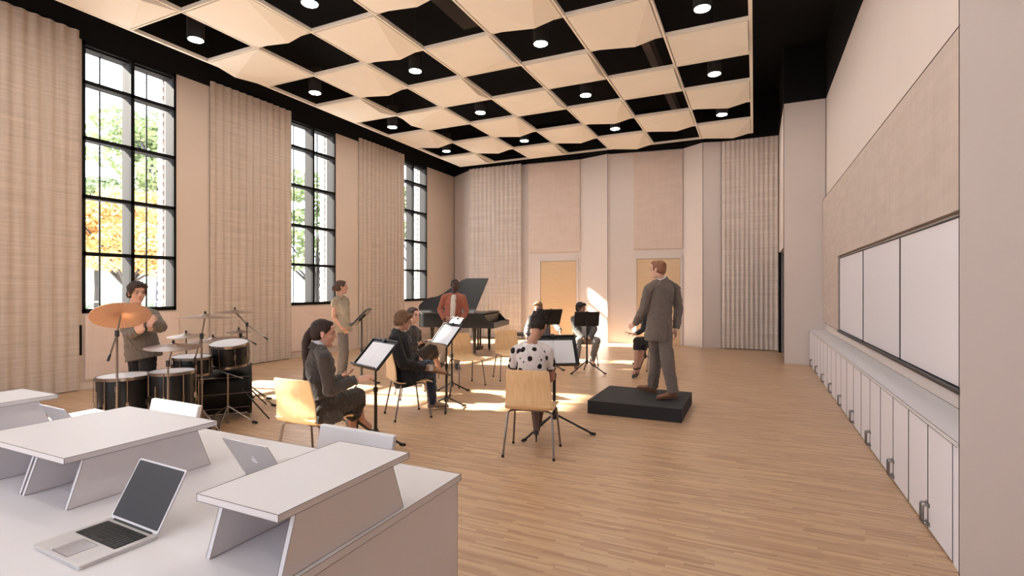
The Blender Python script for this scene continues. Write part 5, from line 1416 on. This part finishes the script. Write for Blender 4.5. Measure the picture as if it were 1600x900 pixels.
    for q in 'LR':
        sh, el, wr = J['sh' + q], J['el' + q], J['wr' + q]
        r = .052 * k * s
        g.cap(sh, r + gr, sh.lerp(J['neck'], .55) , (.045 * k * s + gr))
        if tp['kind'] in ('dress', 'blouse'):
            cf = sh.lerp(el, .62 if tp['kind'] == 'dress' else .30); g.cap(sh, r + gr, sh.lerp(cf, .8), r + gr); g.cyl(sh, cf, r + gr, r * .95 + gr, 16)
            if tp.get('cuff'):
                dd = (cf - sh).normalized(); G().lathe([(.040, -.009), (.045*k + gr + .006, -.009), (.045*k + gr + .004, .007), (.040, .007)], cf, dd, 20).build('cuff', mat('black_trim', (.012, .011, .011), .8), root, off=off, smooth=True)
        else:
            fr = tp.get('sleeve', .95)
            g.cap(sh, r + gr, el, .042 * k * s + gr)
            end = el.lerp(wr, fr); g.cap(el, .042 * k * s + gr, el.lerp(end, .7), .038 * k * s + gr * .8)
            g.cyl(el.lerp(end, .6), end, .039 * k * s + gr * .8, .033 * k * s + gr * .6, 16)
            if tp.get('cuffcol'):
                G().cyl(el.lerp(wr, .55), el.lerp(wr, .97), .034 * k * s + gr * .8, .031 * k * s + gr * .4, 16).build('shirt_cuff', cloth('c_' + sp['id'], tp['cuffcol']), root, off=off, smooth=True)
    fuse(tp['kind'] if tp['kind'] != 'dress' else 'bodice', g, cvox, tm, root, off, it=3, disp=.0028 if tp['col'] != 'polka' else .002, seed=5)
    up = (C - nk).normalized()
    col_ = sp.get('collar')
    if col_:
        G().lathe([(.052*k*s, -.02), (.066*k*s, -.025), (.063*k*s, .012), (.056*k*s, .022), (.052*k*s, .02)], nk + up * .025, up, 24).build('shirt_collar', cloth('k_' + sp['id'], col_), root, off=off, smooth=True)
    if tp['kind'] == 'jacket' and sp['id'] not in ('hidden',):
        rr = (.064 if not f_ else .056) * s
        g = G().lathe([(rr + .004, -.045), (rr + .024, -.04), (rr + .016, .012), (rr + .006, .018), (rr, .010)], nk, up, 28)
        g.build('jacket_collar', tm, root, off=off, smooth=True)
    fr = ss.cross(Vector((0, 0, 1))); fr = -fr if fr.dot(cv(*sp['face'])) < 0 else fr
    fwd = hs.cross(Vector((0, 0, 1))).normalized()       # the way the chest faces
    if fwd.dot(cv(*sp['face'])) < 0: fwd = -fwd
    if sp.get('tee'):
        g = G(); P_, N_ = J['pel'], J['neck']
        secs = []
        sd = ss - fwd * ss.dot(fwd); sd.normalize()
        for t, w_ in ((.08, .045), (.3, .052), (.6, .056), (.85, .058), (.97, .045)):
            dep = np.interp(t, [p[0] for p in PROF[sex]], [p[2] for p in PROF[sex]])
            secs.append((P_.lerp(N_, t) + fwd * (dep * s + gr - .008), sd, fwd, w_, .028))
        g.loft(secs, 16); fuse('shirt', g, .007, cloth('s_' + sp['id'], sp['tee']), root, off, it=2, disp=.003)
        z = [Vector(q[0]) + fwd * .022 for q in secs]
        for sg in (-1, 1):
            G().tube([c_ + sd * sg * (q[3] + .008) - fwd * .006 for c_, q in zip(z, secs)], .008, 8).build('jacket_edge', tm, root, off=off, smooth=True)
    if sp['id'] == 'conductor':      # centre vent and pocket flap of the jacket, on the side the viewer sees
        bk = -fwd
        a = J['pel'] + bk * .165 + Vector((0, 0, .02)); b = J['pel'] + bk * .165 + Vector((0, 0, -.2))
        G().tube([a, b], .0035, 6).build('jacket_vent', mat('vent_dark', (.05, .04, .036), .9), root, off=off)
    # ---- shoes
    sh_ = sp['shoe']
    for q in 'LR':
        kd = sh_.get('kind', 'shoe'); colr = sh_.get('col' + q, sh_['col'])
        m = mat('shoe_%s_%s' % (sp['id'], q if 'col' + q in sh_ else ''), colr, .35 if kd == 'pump' else .5, noise_s=20, noise_a=.08)
        shoe_build(root, J['an' + q], cv(*sh_[q]), m, off, ground, s, kd, f_, sh_.get('strap', False))
    if sp.get('watch'):
        q = sp['watch']; wr = J['wr' + q]; d = (wr - J['el' + q]).normalized()
        G().lathe([(.024, -.009), (.033 * k, -.009), (.033 * k, .009), (.024, .009)], wr - d * .005, d, 20).build('wristwatch', KEY, root, off=off, smooth=True)
    return root, J
JN = {}
import os as _os
for sp in PEOPLE:
    JN[sp['id']] = person(sp)[1]

# chairs under the players at the back
put_chair(tuple(JN['fair']['pel'] - cv(.0, 1) * -.02)[:2], cv(.02, -1), 'plywood chair under the fair-haired seated man')
put_chair(tuple(JN['dark']['pel'])[:2], cv(.05, -1), 'plywood chair under the dark-haired man in the grey jacket')
put_chair(tuple(JN['behind']['pel'] + cv(.9, .1) * .05)[:2], cv(.9, .35), 'plywood chair under the woman half hidden behind the man with the cup')
put_chair(tuple(camw(1033, 9.95))[:2], cv(-.35, -.93), 'plywood chair mostly hidden behind the man in the grey suit')

# cup held by the man in the black jacket
w_ = JN['cup']['wrR'] + cv(1, .02, .35) * .085
e = empty('takeaway_cup', (w_.x, w_.y, w_.z - .055), 0, 'small paper coffee cup with dark lid held by the man in black jacket', 'cup')
G().lathe([(.026, 0), (.034, .085), (.036, .088)], n=24).build('cup_body', mat('paper_cup', (.50, .46, .43), .7), e, smooth=True)
G().lathe([(.037, .085), (.038, .092), (.033, .098), (.032, .104), (.004, .104)], n=24).build('lid', mat('cup_lid', (.03, .025, .025), .5), e, smooth=True)
# pen held by the half-hidden woman
h = JN['hidden']['wrR'] + cv(-.95, -.1, .15) * .10
pn = G().cyl(h - cv(-.9, -.1, .2) * .03, h + cv(-.9, -.1, .2) * .10, .006, n=8).build('pen', KEY, off=h); pn.location = h
tag(pn, 'thin black pen in the hand of the half-hidden seated woman', 'baton')
# phone held by the seated woman behind
h = JN['behind']['wrR'] + cv(.95, .0, .30) * .13
pn = G().box(-.036, .036, -.07, .07, -.004, .004, Matrix.Rotation(hd(cv(1, .2)), 4, 'Z')).build('phone', KEY, bevel=.002); pn.location = h
tag(pn, 'dark phone held by the seated woman behind the man with the cup', 'phone')
